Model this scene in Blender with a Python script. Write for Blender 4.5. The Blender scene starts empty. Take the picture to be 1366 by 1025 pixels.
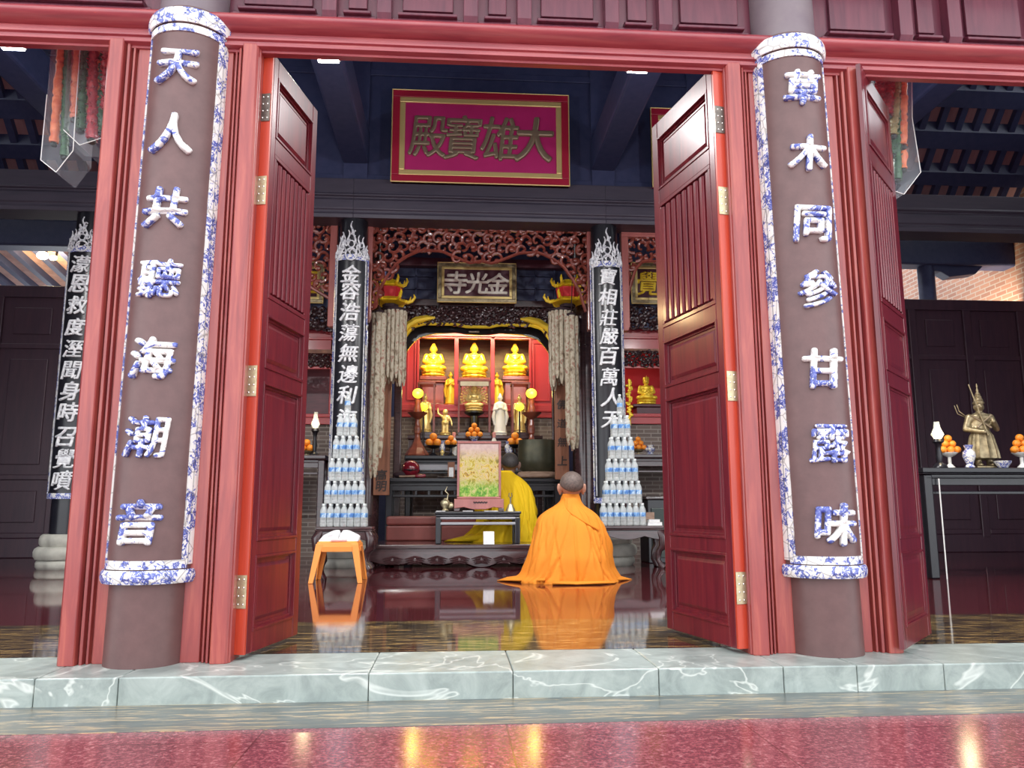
import bpy, bmesh, math, random
from mathutils import Vector, Matrix
random.seed(7)
S = bpy.context.scene
COL = S.collection
sin, cos, pi = math.sin, math.cos, math.pi

# ------------------------------------------------------------------ camera, sky, exposure
FPX, YAW, PITCH, ROLL = 1055.0, 0.0731, 0.1563, -0.0019
EYE = Vector((-0.184, -3.471, 0.618))
FW = Vector((sin(YAW)*cos(PITCH), cos(YAW)*cos(PITCH), sin(PITCH)))
R0 = Vector((cos(YAW), -sin(YAW), 0)); U0 = R0.cross(FW)
RT = R0*cos(ROLL)+U0*sin(ROLL); UP = -R0*sin(ROLL)+U0*cos(ROLL)
cd = bpy.data.cameras.new('camera'); cam = bpy.data.objects.new('camera', cd); COL.objects.link(cam)
cd.sensor_width = 36.0; cd.lens = FPX/1366*36.0; cd.clip_end = 200
cam.matrix_world = Matrix(((RT.x, UP.x, -FW.x, EYE.x), (RT.y, UP.y, -FW.y, EYE.y), (RT.z, UP.z, -FW.z, EYE.z), (0, 0, 0, 1)))
S.camera = cam

def at(px, py, Y):
    """the point at depth Y in the place that the photograph shows at (px, py)"""
    d = RT*((px-683)/FPX) - UP*((py-512.5)/FPX) + FW
    return EYE + d*((Y-EYE.y)/d.y)
def mpp(Y): return (Y+3.471)*1.0/FPX

W = bpy.data.worlds.new('sky'); S.world = W; W.use_nodes = True
nt = W.node_tree; nt.nodes.clear()
wo = nt.nodes.new('ShaderNodeOutputWorld'); bg = nt.nodes.new('ShaderNodeBackground')
bg.inputs[0].default_value = (0.92, 0.96, 1.0, 1); bg.inputs[1].default_value = 1.55
nt.links.new(bg.outputs[0], wo.inputs[0])
S.view_settings.view_transform = 'Standard'; S.view_settings.look = 'None'
S.view_settings.gamma = 1; S.view_settings.use_curve_mapping = False
S.view_settings.exposure = 1.0
S.cycles.use_denoising = True
S.cycles.max_bounces = 10; S.cycles.transparent_max_bounces = 24; S.cycles.sample_clamp_indirect = 6
S.cycles.caustics_reflective = False; S.cycles.caustics_refractive = False

def lamp(name, kind, loc, energy, color=(1, 1, 1), size=0.2, target=None, spot=None, size_y=None):
    L = bpy.data.lights.new(name, kind); L.energy = energy; L.color = color
    if kind == 'AREA':
        L.size = size
        if size_y: L.shape = 'RECTANGLE'; L.size_y = size_y
    elif kind == 'SUN': L.angle = size
    else: L.shadow_soft_size = size
    if kind == 'SPOT': L.spot_size = spot or 1.2; L.spot_blend = 0.6
    o = bpy.data.objects.new(name, L); COL.objects.link(o); o.location = loc
    if target is not None:
        o.rotation_euler = (Vector(target)-Vector(loc)).to_track_quat('-Z', 'Y').to_euler()
    return o

# ------------------------------------------------------------------ materials
def nodes(m):
    m.use_nodes = True; t = m.node_tree
    return t, t.nodes['Principled BSDF']
def mat(name, c, rough=0.5, metal=0.0, emit=None, es=1.0, spec=None, coat=0, sub=0):
    m = bpy.data.materials.new(name); t, b = nodes(m)
    b.inputs['Base Color'].default_value = (*c, 1); b.inputs['Roughness'].default_value = rough
    b.inputs['Metallic'].default_value = metal
    if spec is not None: b.inputs['Specular IOR Level'].default_value = spec
    if coat: b.inputs['Coat Weight'].default_value = coat; b.inputs['Coat Roughness'].default_value = 0.15
    if emit: b.inputs['Emission Color'].default_value = (*emit, 1); b.inputs['Emission Strength'].default_value = es
    return m
def ramp(t, fac, stops):
    r = t.nodes.new('ShaderNodeValToRGB'); e = r.color_ramp.elements
    e[0].position, e[0].color = stops[0][0], (*stops[0][1], 1)
    e[1].position, e[1].color = stops[-1][0], (*stops[-1][1], 1)
    for p, c in stops[1:-1]:
        n = e.new(p); n.color = (*c, 1)
    t.links.new(fac, r.inputs[0]); return r.outputs[0]
def coords(t, scale=(1, 1, 1), kind='Object', rot=(0, 0, 0)):
    tc = t.nodes.new('ShaderNodeTexCoord'); mp = t.nodes.new('ShaderNodeMapping')
    mp.inputs['Scale'].default_value = scale; mp.inputs['Rotation'].default_value = rot
    t.links.new(tc.outputs[kind], mp.inputs[0]); return mp.outputs[0]
def noise(t, vec, scale, detail=4, rough=0.55, dist=0):
    n = t.nodes.new('ShaderNodeTexNoise'); n.inputs['Scale'].default_value = scale
    n.inputs['Detail'].default_value = detail; n.inputs['Roughness'].default_value = rough; n.inputs['Distortion'].default_value = dist
    t.links.new(vec, n.inputs['Vector']); return n.outputs['Fac']
def bump(t, b, h, strength=0.2, dist=0.01):
    n = t.nodes.new('ShaderNodeBump'); n.inputs['Strength'].default_value = strength; n.inputs['Distance'].default_value = dist
    t.links.new(h, n.inputs['Height']); t.links.new(n.outputs[0], b.inputs['Normal'])
def ntex(name, stops, scale, stretch=(1, 1, 1), rough=0.5, metal=0, detail=5, dist=0, bmp=0, coat=0, rot=(0, 0, 0), spec=None):
    m = bpy.data.materials.new(name); t, b = nodes(m)
    f = noise(t, coords(t, stretch, rot=rot), scale, detail, 0.6, dist)
    t.links.new(ramp(t, f, stops), b.inputs['Base Color'])
    b.inputs['Roughness'].default_value = rough; b.inputs['Metallic'].default_value = metal
    if spec is not None: b.inputs['Specular IOR Level'].default_value = spec
    if coat: b.inputs['Coat Weight'].default_value = coat; b.inputs['Coat Roughness'].default_value = 0.12
    if bmp: bump(t, b, f, bmp)
    return m
M = {}
M['red'] = ntex('red_lacquered_wood', [(0.3, (0.22, 0.030, 0.032)), (0.5, (0.31, 0.050, 0.044)), (0.7, (0.40, 0.085, 0.062))], 5, (6, 6, 0.5), 0.33, detail=6, dist=0.6, coat=0.35)
M['redh'] = ntex('red_lacquered_wood_lintel', [(0.3, (0.22, 0.030, 0.042)), (0.5, (0.31, 0.050, 0.060)), (0.7, (0.38, 0.08, 0.08))], 5, (0.5, 6, 6), 0.33, detail=6, dist=0.6, coat=0.35)
M['transom'] = ntex('dark_red_wood', [(0.3, (0.09, 0.014, 0.032)), (0.7, (0.15, 0.028, 0.048))], 5, (6, 6, 0.6), 0.4, detail=5, dist=0.5, coat=0.2)
M['leaf'] = ntex('door_red_wood', [(0.3, (0.09, 0.006, 0.014)), (0.5, (0.14, 0.010, 0.019)), (0.72, (0.19, 0.017, 0.022))], 4, (7, 7, 0.45), 0.3, detail=6, dist=0.9, coat=0.4)
M['edge'] = ntex('bright_red_door_edge', [(0.3, (0.40, 0.035, 0.016)), (0.7, (0.55, 0.06, 0.024))], 5, (6, 6, 0.4), 0.35, coat=0.3)
M['colbrown'] = ntex('brown_painted_column', [(0.3, (0.108, 0.054, 0.052)), (0.7, (0.140, 0.072, 0.068))], 14, rough=0.42, bmp=0.12)
M['colgrey'] = ntex('grey_brown_column_top', [(0.3, (0.16, 0.12, 0.14)), (0.7, (0.2, 0.16, 0.17))], 10, rough=0.5)
M['dark'] = ntex('haze_tinted_dark_timber', [(0.3, (0.026, 0.036, 0.095)), (0.7, (0.044, 0.052, 0.120))], 3, (4, 4, 4), 0.5)  # navy cast of the hazy upper hall put into the timber colour
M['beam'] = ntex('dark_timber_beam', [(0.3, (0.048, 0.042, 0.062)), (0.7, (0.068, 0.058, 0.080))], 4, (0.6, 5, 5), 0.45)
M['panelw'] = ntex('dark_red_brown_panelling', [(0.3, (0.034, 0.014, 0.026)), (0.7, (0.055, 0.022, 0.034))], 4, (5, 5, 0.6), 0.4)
M['soffit'] = ntex('reddish_ceiling_board', [(0.3, (0.36, 0.20, 0.21)), (0.7, (0.44, 0.26, 0.26))], 4, (5, 1, 1), 0.6)
M['black'] = ntex('black_lacquer', [(0.3, (0.008, 0.008, 0.012)), (0.7, (0.016, 0.015, 0.02))], 5, rough=0.28)
M['ebony'] = ntex('dark_carved_hardwood', [(0.3, (0.030, 0.014, 0.016)), (0.7, (0.07, 0.03, 0.032))], 6, (1, 5, 5), 0.22, coat=0.5)
M['carved'] = ntex('carved_red_brown_wood', [(0.3, (0.13, 0.024, 0.018)), (0.7, (0.25, 0.055, 0.035))], 12, rough=0.35, coat=0.3)
M['frame'] = ntex('polished_red_brown_frame', [(0.3, (0.28, 0.075, 0.068)), (0.7, (0.40, 0.12, 0.10))], 5, (3, 3, 0.6), 0.28, coat=0.4)
M['redniche'] = mat('bright_red_cabinet_paint', (0.42, 0.03, 0.035), 0.35, coat=0.2)
M['gold'] = mat('gilded_surface', (0.98, 0.70, 0.06), 0.34, 0.4)
M['goldtrim'] = mat('gold_leaf_trim', (0.90, 0.70, 0.28), 0.3, 0.45)
M['bronze'] = ntex('aged_bronze', [(0.3, (0.18, 0.14, 0.08)), (0.7, (0.42, 0.34, 0.20))], 25, rough=0.4, metal=0.6)
M['goldbrown'] = mat('bronzed_gold_lettering', (0.30, 0.23, 0.15), 0.38, 0.45)
M['magenta'] = ntex('crimson_sign_field', [(0.3, (0.46, 0.016, 0.14)), (0.7, (0.54, 0.024, 0.17))], 3, rough=0.45)
M['signred'] = mat('sign_red_frame', (0.40, 0.015, 0.045), 0.35, coat=0.2)
M['plaque'] = ntex('dark_maroon_plaque', [(0.3, (0.06, 0.014, 0.025)), (0.7, (0.11, 0.025, 0.04))], 4, (1, 4, 4), 0.4)
M['letterwhite'] = mat('white_painted_lettering', (0.95, 0.92, 0.80), 0.5)
M['letterdark'] = mat('dark_brown_lettering', (0.03, 0.015, 0.012), 0.5)
M['brass'] = ntex('brass_hinge', [(0.3, (0.42, 0.36, 0.22)), (0.7, (0.62, 0.55, 0.36))], 40, rough=0.35, metal=0.75)
M['brassold'] = ntex('dark_brass_hinge', [(0.3, (0.12, 0.10, 0.09)), (0.7, (0.22, 0.19, 0.16))], 40, rough=0.35, metal=0.7)
M['steel'] = mat('steel_screw', (0.8, 0.78, 0.72), 0.25, 0.9)
M['white'] = mat('white_porcelain', (0.78, 0.78, 0.75), 0.25)
M['stone'] = ntex('grey_carved_stone', [(0.3, (0.34, 0.33, 0.29)), (0.7, (0.48, 0.47, 0.41))], 9, rough=0.7, bmp=0.15)
M['paper'] = ntex('white_paper', [(0.35, (0.68, 0.69, 0.72)), (0.6, (0.86, 0.86, 0.86))], 30, rough=0.7)
M['orangeplastic'] = mat('orange_plastic', (0.90, 0.30, 0.055), 0.38)
M['orangefruit'] = ntex('orange_peel', [(0.3, (0.80, 0.22, 0.02)), (0.7, (0.92, 0.34, 0.03))], 60, rough=0.42, bmp=0.1)
M['robe_o'] = ntex('orange_robe_cloth', [(0.3, (0.70, 0.215, 0.010)), (0.7, (0.77, 0.245, 0.012))], 7, (1, 1, .12), rough=0.8, bmp=0.25, detail=3)
M['robe_y'] = ntex('yellow_robe_cloth', [(0.3, (0.80, 0.50, 0.0)), (0.7, (0.88, 0.57, 0.004))], 7, (1, 1, .12), rough=0.8, bmp=0.25, detail=3)
M['skin'] = mat('tan_skin', (0.50, 0.25, 0.17), 0.5)
M['skind'] = mat('brown_skin', (0.17, 0.095, 0.075), 0.5)
M['stubble'] = ntex('shaved_hair_stubble', [(0.35, (0.085, 0.062, 0.055)), (0.65, (0.16, 0.115, 0.10))], 60, rough=0.6)
M['stubbled'] = ntex('dark_shaved_hair', [(0.35, (0.025, 0.022, 0.022)), (0.65, (0.06, 0.05, 0.048))], 60, rough=0.6)
M['cushion'] = ntex('maroon_cushion_vinyl', [(0.3, (0.19, 0.045, 0.038)), (0.7, (0.25, 0.06, 0.05))], 5, rough=0.5)
M['maroon'] = mat('glossy_maroon_lacquer', (0.17, 0.008, 0.02), 0.15, coat=0.6)
M['bellgreen'] = ntex('green_bronze', [(0.3, (0.045, 0.05, 0.035)), (0.7, (0.11, 0.10, 0.06))], 5, (1, 1, 1), 0.38, 0.5)
M['yellowpaint'] = mat('yellow_ornament_paint', (0.90, 0.62, 0.02), 0.4)
M['plank'] = ntex('brown_plank', [(0.3, (0.17, 0.06, 0.03)), (0.7, (0.30, 0.11, 0.05))], 5, (6, 6, 0.6), 0.5)
M['brownlamp'] = ntex('brown_turned_wood', [(0.3, (0.16, 0.04, 0.025)), (0.7, (0.32, 0.09, 0.05))], 6, (1, 1, 3), 0.3, coat=0.3)
M['globe'] = mat('yellow_lamp_globe', (0.95, 0.7, 0.05), 0.3, emit=(1, 0.72, 0.03), es=1.4)
M['bulb'] = mat('lit_lamp_glass', (1, 0.9, 0.7), 0.3, emit=(1, 0.85, 0.55), es=3.0)
M['lampface'] = mat('lit_downlight_face', (1, 1, 1), 0.3, emit=(1, 0.97, 0.9), es=6.0)
M['eavelamp'] = mat('lit_eave_lamp', (1, 0.9, 0.6), 0.3, emit=(1, 0.78, 0.35), es=12.0)
M['log'] = ntex('grey_brown_log', [(0.3, (0.20, 0.12, 0.08)), (0.7, (0.40, 0.27, 0.2))], 8, (1, 6, 6), 0.6)
M['redcloth'] = mat('bright_red_cloth', (0.62, 0.02, 0.03), 0.6)
M['greyband'] = mat('silver_grey_moulding', (0.33, 0.33, 0.36), 0.3)
M['darkgreen'] = ntex('green_tinsel', [(0.35, (0.01, 0.05, 0.02)), (0.65, (0.06, 0.16, 0.07))], 60, rough=0.4)
M['redtinsel'] = ntex('red_tinsel', [(0.35, (0.22, 0.01, 0.03)), (0.65, (0.55, 0.06, 0.07))], 60, rough=0.35)
M['orangetinsel'] = ntex('orange_tinsel', [(0.35, (0.60, 0.12, 0.05)), (0.65, (0.85, 0.28, 0.12))], 30, rough=0.4)
M['olivetinsel'] = ntex('olive_tinsel', [(0.35, (0.20, 0.18, 0.07)), (0.65, (0.42, 0.36, 0.16))], 40, rough=0.4)
M['tassel'] = mat('dark_tassel_ball', (0.015, 0.02, 0.015), 0.6)

def porcelain(name, scale=22, blue=0.5, crack=1.1, cs=0.8):
    m = bpy.data.materials.new(name); t, b = nodes(m)
    v = coords(t)
    n = noise(t, v, scale, 3, 0.6, 1.2)
    n2 = noise(t, v, scale*0.25, 2, 0.5)
    ad = t.nodes.new('ShaderNodeMath'); ad.operation = 'ADD'; t.links.new(n, ad.inputs[0]); t.links.new(n2, ad.inputs[1])
    mu = t.nodes.new('ShaderNodeMath'); mu.operation = 'MULTIPLY'; mu.inputs[1].default_value = 0.5; t.links.new(ad.outputs[0], mu.inputs[0])
    c = ramp(t, mu.outputs[0], [(0.0, (0.74, 0.72, 0.66)), (blue-0.012, (0.80, 0.79, 0.76)), (blue+0.012, (0.16, 0.20, 0.52)), (blue+0.06, (0.05, 0.07, 0.34)), (blue+0.085, (0.30, 0.34, 0.62)), (blue+0.11, (0.76, 0.76, 0.76))])
    vo = t.nodes.new('ShaderNodeTexVoronoi'); vo.feature = 'DISTANCE_TO_EDGE'; vo.inputs['Scale'].default_value = scale*crack; t.links.new(v, vo.inputs['Vector'])
    g = ramp(t, vo.outputs['Distance'], [(0.0, (0.25, 0.22, 0.2)), (0.05, (1, 1, 1))])
    mx = t.nodes.new('ShaderNodeMix'); mx.data_type = 'RGBA'; mx.blend_type = 'MULTIPLY'; mx.inputs[0].default_value = cs
    t.links.new(c, mx.inputs[6]); t.links.new(g, mx.inputs[7]); t.links.new(mx.outputs[2], b.inputs['Base Color'])
    b.inputs['Roughness'].default_value = 0.25
    bump(t, b, vo.outputs['Distance'], 0.25, 0.004)
    return m
M['porc'] = porcelain('blue_white_porcelain_mosaic', 46, 0.515, 0.33, 0.7)
M['porcl'] = porcelain('blue_white_porcelain_shards', 30, 0.505, 0.8, 0.45)
M['porcd'] = porcelain('painted_blue_white_porcelain', 40, 0.48)
M['pearl'] = ntex('mother_of_pearl_inlay', [(0.3, (0.20, 0.21, 0.27)), (0.5, (0.62, 0.63, 0.66)), (0.7, (0.85, 0.86, 0.86))], 28, rough=0.3)
M['pearlletter'] = ntex('pearl_lettering', [(0.3, (0.45, 0.46, 0.50)), (0.6, (0.80, 0.81, 0.82))], 20, rough=0.35)
M['pearldark'] = ntex('pearl_scrollwork', [(0.42, (0.012, 0.012, 0.016)), (0.5, (0.5, 0.5, 0.54)), (0.6, (0.8, 0.8, 0.8))], 24, rough=0.3)

def granite_red(name, rough, cols=((0.10, 0.012, 0.018), (0.24, 0.022, 0.030), (0.36, 0.06, 0.06), (0.52, 0.25, 0.24))):
    m = bpy.data.materials.new(name); t, b = nodes(m)
    v = coords(t)
    n = noise(t, v, 75, 3, 0.7)
    c = ramp(t, n, list(zip((0.30, 0.5, 0.62, 0.75), cols)))
    br = t.nodes.new('ShaderNodeTexBrick'); br.inputs['Scale'].default_value = 1.0; br.offset = 0
    br.inputs['Mortar Size'].default_value = 0.003; br.inputs['Brick Width'].default_value = 0.8; br.inputs['Row Height'].default_value = 0.8
    br.inputs['Color1'].default_value = (1, 1, 1, 1); br.inputs['Color2'].default_value = (0.88, 0.88, 0.88, 1); br.inputs['Mortar'].default_value = (0.45, 0.4, 0.4, 1)
    t.links.new(v, br.inputs['Vector'])
    mx = t.nodes.new('ShaderNodeMix'); mx.data_type = 'RGBA'; mx.blend_type = 'MULTIPLY'; mx.inputs[0].default_value = 1
    t.links.new(c, mx.inputs[6]); t.links.new(br.outputs[0], mx.inputs[7]); t.links.new(mx.outputs[2], b.inputs['Base Color'])
    b.inputs['Roughness'].default_value = rough; b.inputs['IOR'].default_value = 1.7
    return m
M['floor'] = granite_red('polished_red_granite', 0.05, ((0.030, 0.006, 0.009), (0.07, 0.012, 0.016), (0.12, 0.022, 0.026), (0.20, 0.07, 0.07)))
M['porch'] = granite_red('red_granite_paving', 0.14, ((0.12, 0.030, 0.042), (0.25, 0.060, 0.078), (0.36, 0.115, 0.13), (0.55, 0.34, 0.34)))
def streak(name, dark, gold, rough):
    m = bpy.data.materials.new(name); t, b = nodes(m)
    v = coords(t, (0.9, 13, 1), rot=(0, 0, 0.03))
    n = noise(t, v, 5, 6, 0.62, 0.6)
    c = ramp(t, n, [(0.3, dark), (0.54, tuple(x*1.3 for x in dark)), (0.60, gold), (0.66, tuple(x*1.6 for x in dark)), (0.8, gold)])
    t.links.new(c, b.inputs['Base Color']); b.inputs['Roughness'].default_value = rough; b.inputs['IOR'].default_value = 1.65
    return m
M['streakin'] = streak('black_gold_veined_granite', (0.030, 0.022, 0.016), (0.55, 0.34, 0.12), 0.07)
M['streakout'] = streak('grey_gold_veined_granite', (0.085, 0.095, 0.09), (0.52, 0.37, 0.20), 0.28)
def slate(name, c0, c1, vein, rough):
    m = bpy.data.materials.new(name); t, b = nodes(m)
    v = coords(t)
    n = noise(t, v, 9, 7, 0.65, 0.6)
    c = ramp(t, n, [(0.3, c0), (0.7, c1)])
    n2 = noise(t, coords(t, (1, 1, 1.6), rot=(0, 0, 0.7)), 1.7, 4, 0.55, 0.9)
    ve = ramp(t, n2, [(0.488, (0, 0, 0)), (0.5, (0.7, 0.7, 0.7)), (0.512, (0, 0, 0))])
    mx = t.nodes.new('ShaderNodeMix'); mx.data_type = 'RGBA'
    t.links.new(ve, mx.inputs[0]); t.links.new(c, mx.inputs[6]); mx.inputs[7].default_value = (*vein, 1)
    t.links.new(mx.outputs[2], b.inputs['Base Color']); b.inputs['Roughness'].default_value = rough
    bump(t, b, n, 0.08)
    return m
M['slate'] = slate('grey_green_granite', (0.21, 0.25, 0.235), (0.40, 0.45, 0.42), (0.72, 0.75, 0.70), 0.32)

def bricks(name, c1, c2, mortar, w, h, rough=0.8):
    m = bpy.data.materials.new(name); t, b = nodes(m)
    tc = t.nodes.new('ShaderNodeTexCoord'); sp = t.nodes.new('ShaderNodeSeparateXYZ'); cb = t.nodes.new('ShaderNodeCombineXYZ')
    t.links.new(tc.outputs['Object'], sp.inputs[0])
    ad = t.nodes.new('ShaderNodeMath'); ad.operation = 'ADD'; t.links.new(sp.outputs[0], ad.inputs[0]); t.links.new(sp.outputs[1], ad.inputs[1])
    t.links.new(ad.outputs[0], cb.inputs[0]); t.links.new(sp.outputs[2], cb.inputs[1])
    br = t.nodes.new('ShaderNodeTexBrick'); br.inputs['Scale'].default_value = 1
    br.inputs['Brick Width'].default_value = w; br.inputs['Row Height'].default_value = h; br.inputs['Mortar Size'].default_value = h*0.13
    br.inputs['Color1'].default_value = (*c1, 1); br.inputs['Color2'].default_value = (*c2, 1); br.inputs['Mortar'].default_value = (*mortar, 1)
    t.links.new(cb.outputs[0], br.inputs['Vector']); t.links.new(br.outputs[0], b.inputs['Base Color'])
    b.inputs['Roughness'].default_value = rough; bump(t, b, br.outputs['Fac'], -0.4, 0.01)
    return m
M['brick'] = bricks('red_brick_masonry', (0.42, 0.22, 0.15), (0.30, 0.15, 0.11), (0.42, 0.35, 0.30), 0.24, 0.075)
M['greybrick'] = bricks('grey_brown_altar_brick', (0.20, 0.15, 0.13), (0.13, 0.10, 0.09), (0.30, 0.26, 0.23), 0.20, 0.055)
M['roof'] = ntex('clay_roof_tile', [(0.3, (0.45, 0.26, 0.22)), (0.7, (0.65, 0.42, 0.36))], 8, rough=0.8)

def clear(name, color, amount, rough=0.1, blend=0.25):
    """thin clear plastic: part see-through, part glossy body"""
    m = bpy.data.materials.new(name); t, b = nodes(m)
    b.inputs['Base Color'].default_value = (*color, 1); b.inputs['Roughness'].default_value = rough
    tr = t.nodes.new('ShaderNodeBsdfTransparent'); mx = t.nodes.new('ShaderNodeMixShader'); lw = t.nodes.new('ShaderNodeLayerWeight')
    lw.inputs[0].default_value = blend
    ma = t.nodes.new('ShaderNodeMath'); ma.operation = 'MULTIPLY_ADD'; ma.inputs[1].default_value = 1-amount; ma.inputs[2].default_value = amount; ma.use_clamp = True
    t.links.new(lw.outputs['Facing'], ma.inputs[0]); t.links.new(ma.outputs[0], mx.inputs[0])
    t.links.new(tr.outputs[0], mx.inputs[1]); t.links.new(b.outputs[0], mx.inputs[2])
    out = [n for n in t.nodes if n.type == 'OUTPUT_MATERIAL'][0]
    t.links.new(mx.outputs[0], out.inputs['Surface']); return m
M['pet'] = clear('clear_water_bottle_plastic', (0.80, 0.84, 0.83), 0.34, 0.12)
M['bag'] = clear('clear_plastic_bag', (0.55, 0.60, 0.66), 0.035, 0.10, 0.12)
M['glass'] = clear('clear_lamp_glass', (0.8, 0.85, 0.85), 0.15, 0.05)
M['labelblue'] = ntex('blue_white_bottle_label', [(0.40, (0.62, 0.74, 0.86)), (0.5, (0.16, 0.36, 0.66)), (0.6, (0.06, 0.18, 0.5))], 42, (1, 1, 0.4), rough=0.4)
M['cap'] = mat('pale_bottle_cap', (0.72, 0.77, 0.76), 0.4)
M['pvcbanner'] = ntex('beige_patterned_banner', [(0.32, (0.12, 0.07, 0.04)), (0.42, (0.40, 0.32, 0.22)), (0.5, (0.56, 0.50, 0.38)), (0.56, (0.50, 0.46, 0.34)), (0.64, (0.36, 0.13, 0.09)), (0.70, (0.28, 0.30, 0.22))], 17, (1, 1, .7), rough=0.55, detail=6)
M['pinkcap'] = mat('pink_cap', (.7, .3, .28), .4)
M['darkcloth'] = mat('dark_plum_cloth', (0.03, 0.012, 0.018), 0.8)

# ------------------------------------------------------------------ mesh helpers
class MB:
    def __init__(s, off=(0, 0, 0)): s.bm = bmesh.new(); s.off = Vector(off)
    def _v(s, p): return s.bm.verts.new(Vector(p)-s.off)
    def face(s, vs):
        try: return s.bm.faces.new(vs)
        except ValueError: return None
    def box(s, x0, x1, y0, y1, z0, z1, mtx=None):
        c = [Vector((x, y, z)) for z in (z0, z1) for y in (y0, y1) for x in (x0, x1)]
        if mtx: c = [mtx @ p for p in c]
        v = [s._v(p) for p in c]
        for f in ((0, 2, 3, 1), (4, 5, 7, 6), (0, 1, 5, 4), (2, 6, 7, 3), (0, 4, 6, 2), (1, 3, 7, 5)): s.face([v[i] for i in f])
        return s
    def rings(s, rings, cap0=True, cap1=True, closed=True):
        R = [[s._v(p) for p in r] for r in rings]
        n = len(R[0])
        for a, b in zip(R, R[1:]):
            for i in range(n if closed else n-1):
                j = (i+1) % n; s.face([a[i], a[j], b[j], b[i]])
        if cap0 and closed: s.face(R[0][::-1])
        if cap1 and closed: s.face(R[-1])
        return s
    def lathe(s, prof, c=(0, 0, 0), n=20, sx=1, sy=1, fn=None, mtx=None):
        c = Vector(c); rr = []
        for r, z in prof:
            ring = []
            for i in range(n):
                a = 2*pi*i/n; k = fn(a, z) if fn else 1
                p = Vector((r*k*sx*cos(a), r*k*sy*sin(a), z))
                if mtx: p = mtx @ p
                ring.append(c+p)
            rr.append(ring)
        return s.rings(rr)
    def tube(s, pts, rad, n=8, cap=True):
        pts = [Vector(p) for p in pts]
        if not hasattr(rad, '__len__'): rad = [rad]*len(pts)
        ref = None; rr = []
        for i, p in enumerate(pts):
            d = (pts[min(i+1, len(pts)-1)]-pts[max(i-1, 0)]).normalized()
            if ref is None:
                ref = d.orthogonal().normalized()
            ref = (ref-d*ref.dot(d)).normalized(); b = d.cross(ref)
            rr.append([p+(ref*cos(2*pi*k/n)+b*sin(2*pi*k/n))*rad[i] for k in range(n)])
        return s.rings(rr, cap, cap)
    def ell(s, c, rx, ry, rz, n=16, m=10, mtx=None):
        c = Vector(c); rr = []
        for j in range(m+1):
            t = pi*(j/m); t = min(max(t, 0.04), pi-0.04)
            ring = []
            for i in range(n):
                a = 2*pi*i/n; p = Vector((rx*sin(t)*cos(a), ry*sin(t)*sin(a), -rz*cos(t)))
                if mtx: p = mtx @ p
                ring.append(c+p)
            rr.append(ring)
        return s.rings(rr)
    def prism(s, poly, f0, f1):
        """poly: 2-D points; f0, f1 map a 2-D point to the two end faces"""
        return s.rings([[f0(p) for p in poly], [f1(p) for p in poly]])
    def zprism(s, poly, z0, z1): return s.prism(poly, lambda p: Vector((p[0], p[1], z0)), lambda p: Vector((p[0], p[1], z1)))
    def xprism(s, poly, x0, x1): return s.prism(poly, lambda p: Vector((x0, p[0], p[1])), lambda p: Vector((x1, p[0], p[1])))
    def yprism(s, poly, y0, y1): return s.prism(poly, lambda p: Vector((p[0], y0, p[1])), lambda p: Vector((p[0], y1, p[1])))
    def frame(s, x0, x1, z0, z1, w, y0, y1):
        """rectangular picture-frame ring in the XZ plane"""
        s.box(x0, x1, y0, y1, z0, z0+w); s.box(x0, x1, y0, y1, z1-w, z1)
        s.box(x0, x0+w, y0, y1, z0+w, z1-w); s.box(x1-w, x1, y0, y1, z0+w, z1-w); return s
    def mesh(s, me, mtx=None):
        n = len(s.bm.verts); s.bm.from_mesh(me); s.bm.verts.ensure_lookup_table()
        for v in s.bm.verts[n:]:
            p = v.co
            if mtx: p = mtx(p) if callable(mtx) else mtx @ p
            v.co = Vector(p)-s.off
        return s
    def done(s, name, m, parent=None, smooth=False, bevel=0, label=None, cat=None, group=None, kind=None, loc=None, remesh=0, sub=0, smth=0, keep=False, fat=0):
        bmesh.ops.recalc_face_normals(s.bm, faces=s.bm.faces)
        if parent is None and loc is None and not keep:
            vs = [v.co for v in s.bm.verts]
            o0 = Vector(((min(v.x for v in vs)+max(v.x for v in vs))/2, (min(v.y for v in vs)+max(v.y for v in vs))/2, min(v.z for v in vs)))
            for v in s.bm.verts: v.co -= o0
            loc = o0
        me = bpy.data.meshes.new(name); s.bm.to_mesh(me); s.bm.free()
        me.materials.append(M[m] if isinstance(m, str) else m)
        if smooth:
            me.polygons.foreach_set('use_smooth', [True]*len(me.polygons))
            if smooth != 'all': me.set_sharp_from_angle(angle=math.radians(smooth if smooth is not True else 40))
        o = bpy.data.objects.new(name, me); COL.objects.link(o)
        if parent: o.parent = parent
        if loc is not None: o.location = loc
        if remesh:
            r = o.modifiers.new('remesh', 'REMESH'); r.mode = 'VOXEL'; r.voxel_size = remesh; r.use_smooth_shade = True
            if smth:
                q = o.modifiers.new('smooth', 'SMOOTH'); q.factor = 0.5; q.iterations = smth
        if fat:
            q = o.modifiers.new('fatten', 'DISPLACE'); q.strength = fat; q.mid_level = 0
        if bevel:
            b = o.modifiers.new('bevel', 'BEVEL'); b.width = bevel; b.segments = 2; b.limit_method = 'ANGLE'; b.angle_limit = 0.7
        if sub:
            q = o.modifiers.new('sub', 'SUBSURF'); q.levels = sub; q.render_levels = sub
        if label: o['label'] = label
        if cat: o['category'] = cat
        if group: o['group'] = group
        if kind: o['kind'] = kind
        return o
def thing(name, label, cat, loc=(0, 0, 0), rz=0, group=None, kind=None):
    o = bpy.data.objects.new(name, None); COL.objects.link(o); o.location = loc; o.rotation_euler = (0, 0, rz)
    o.empty_display_size = 0.1
    o['label'] = label; o['category'] = cat
    if group: o['group'] = group
    if kind: o['kind'] = kind
    return o
KIDS = {}
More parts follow.
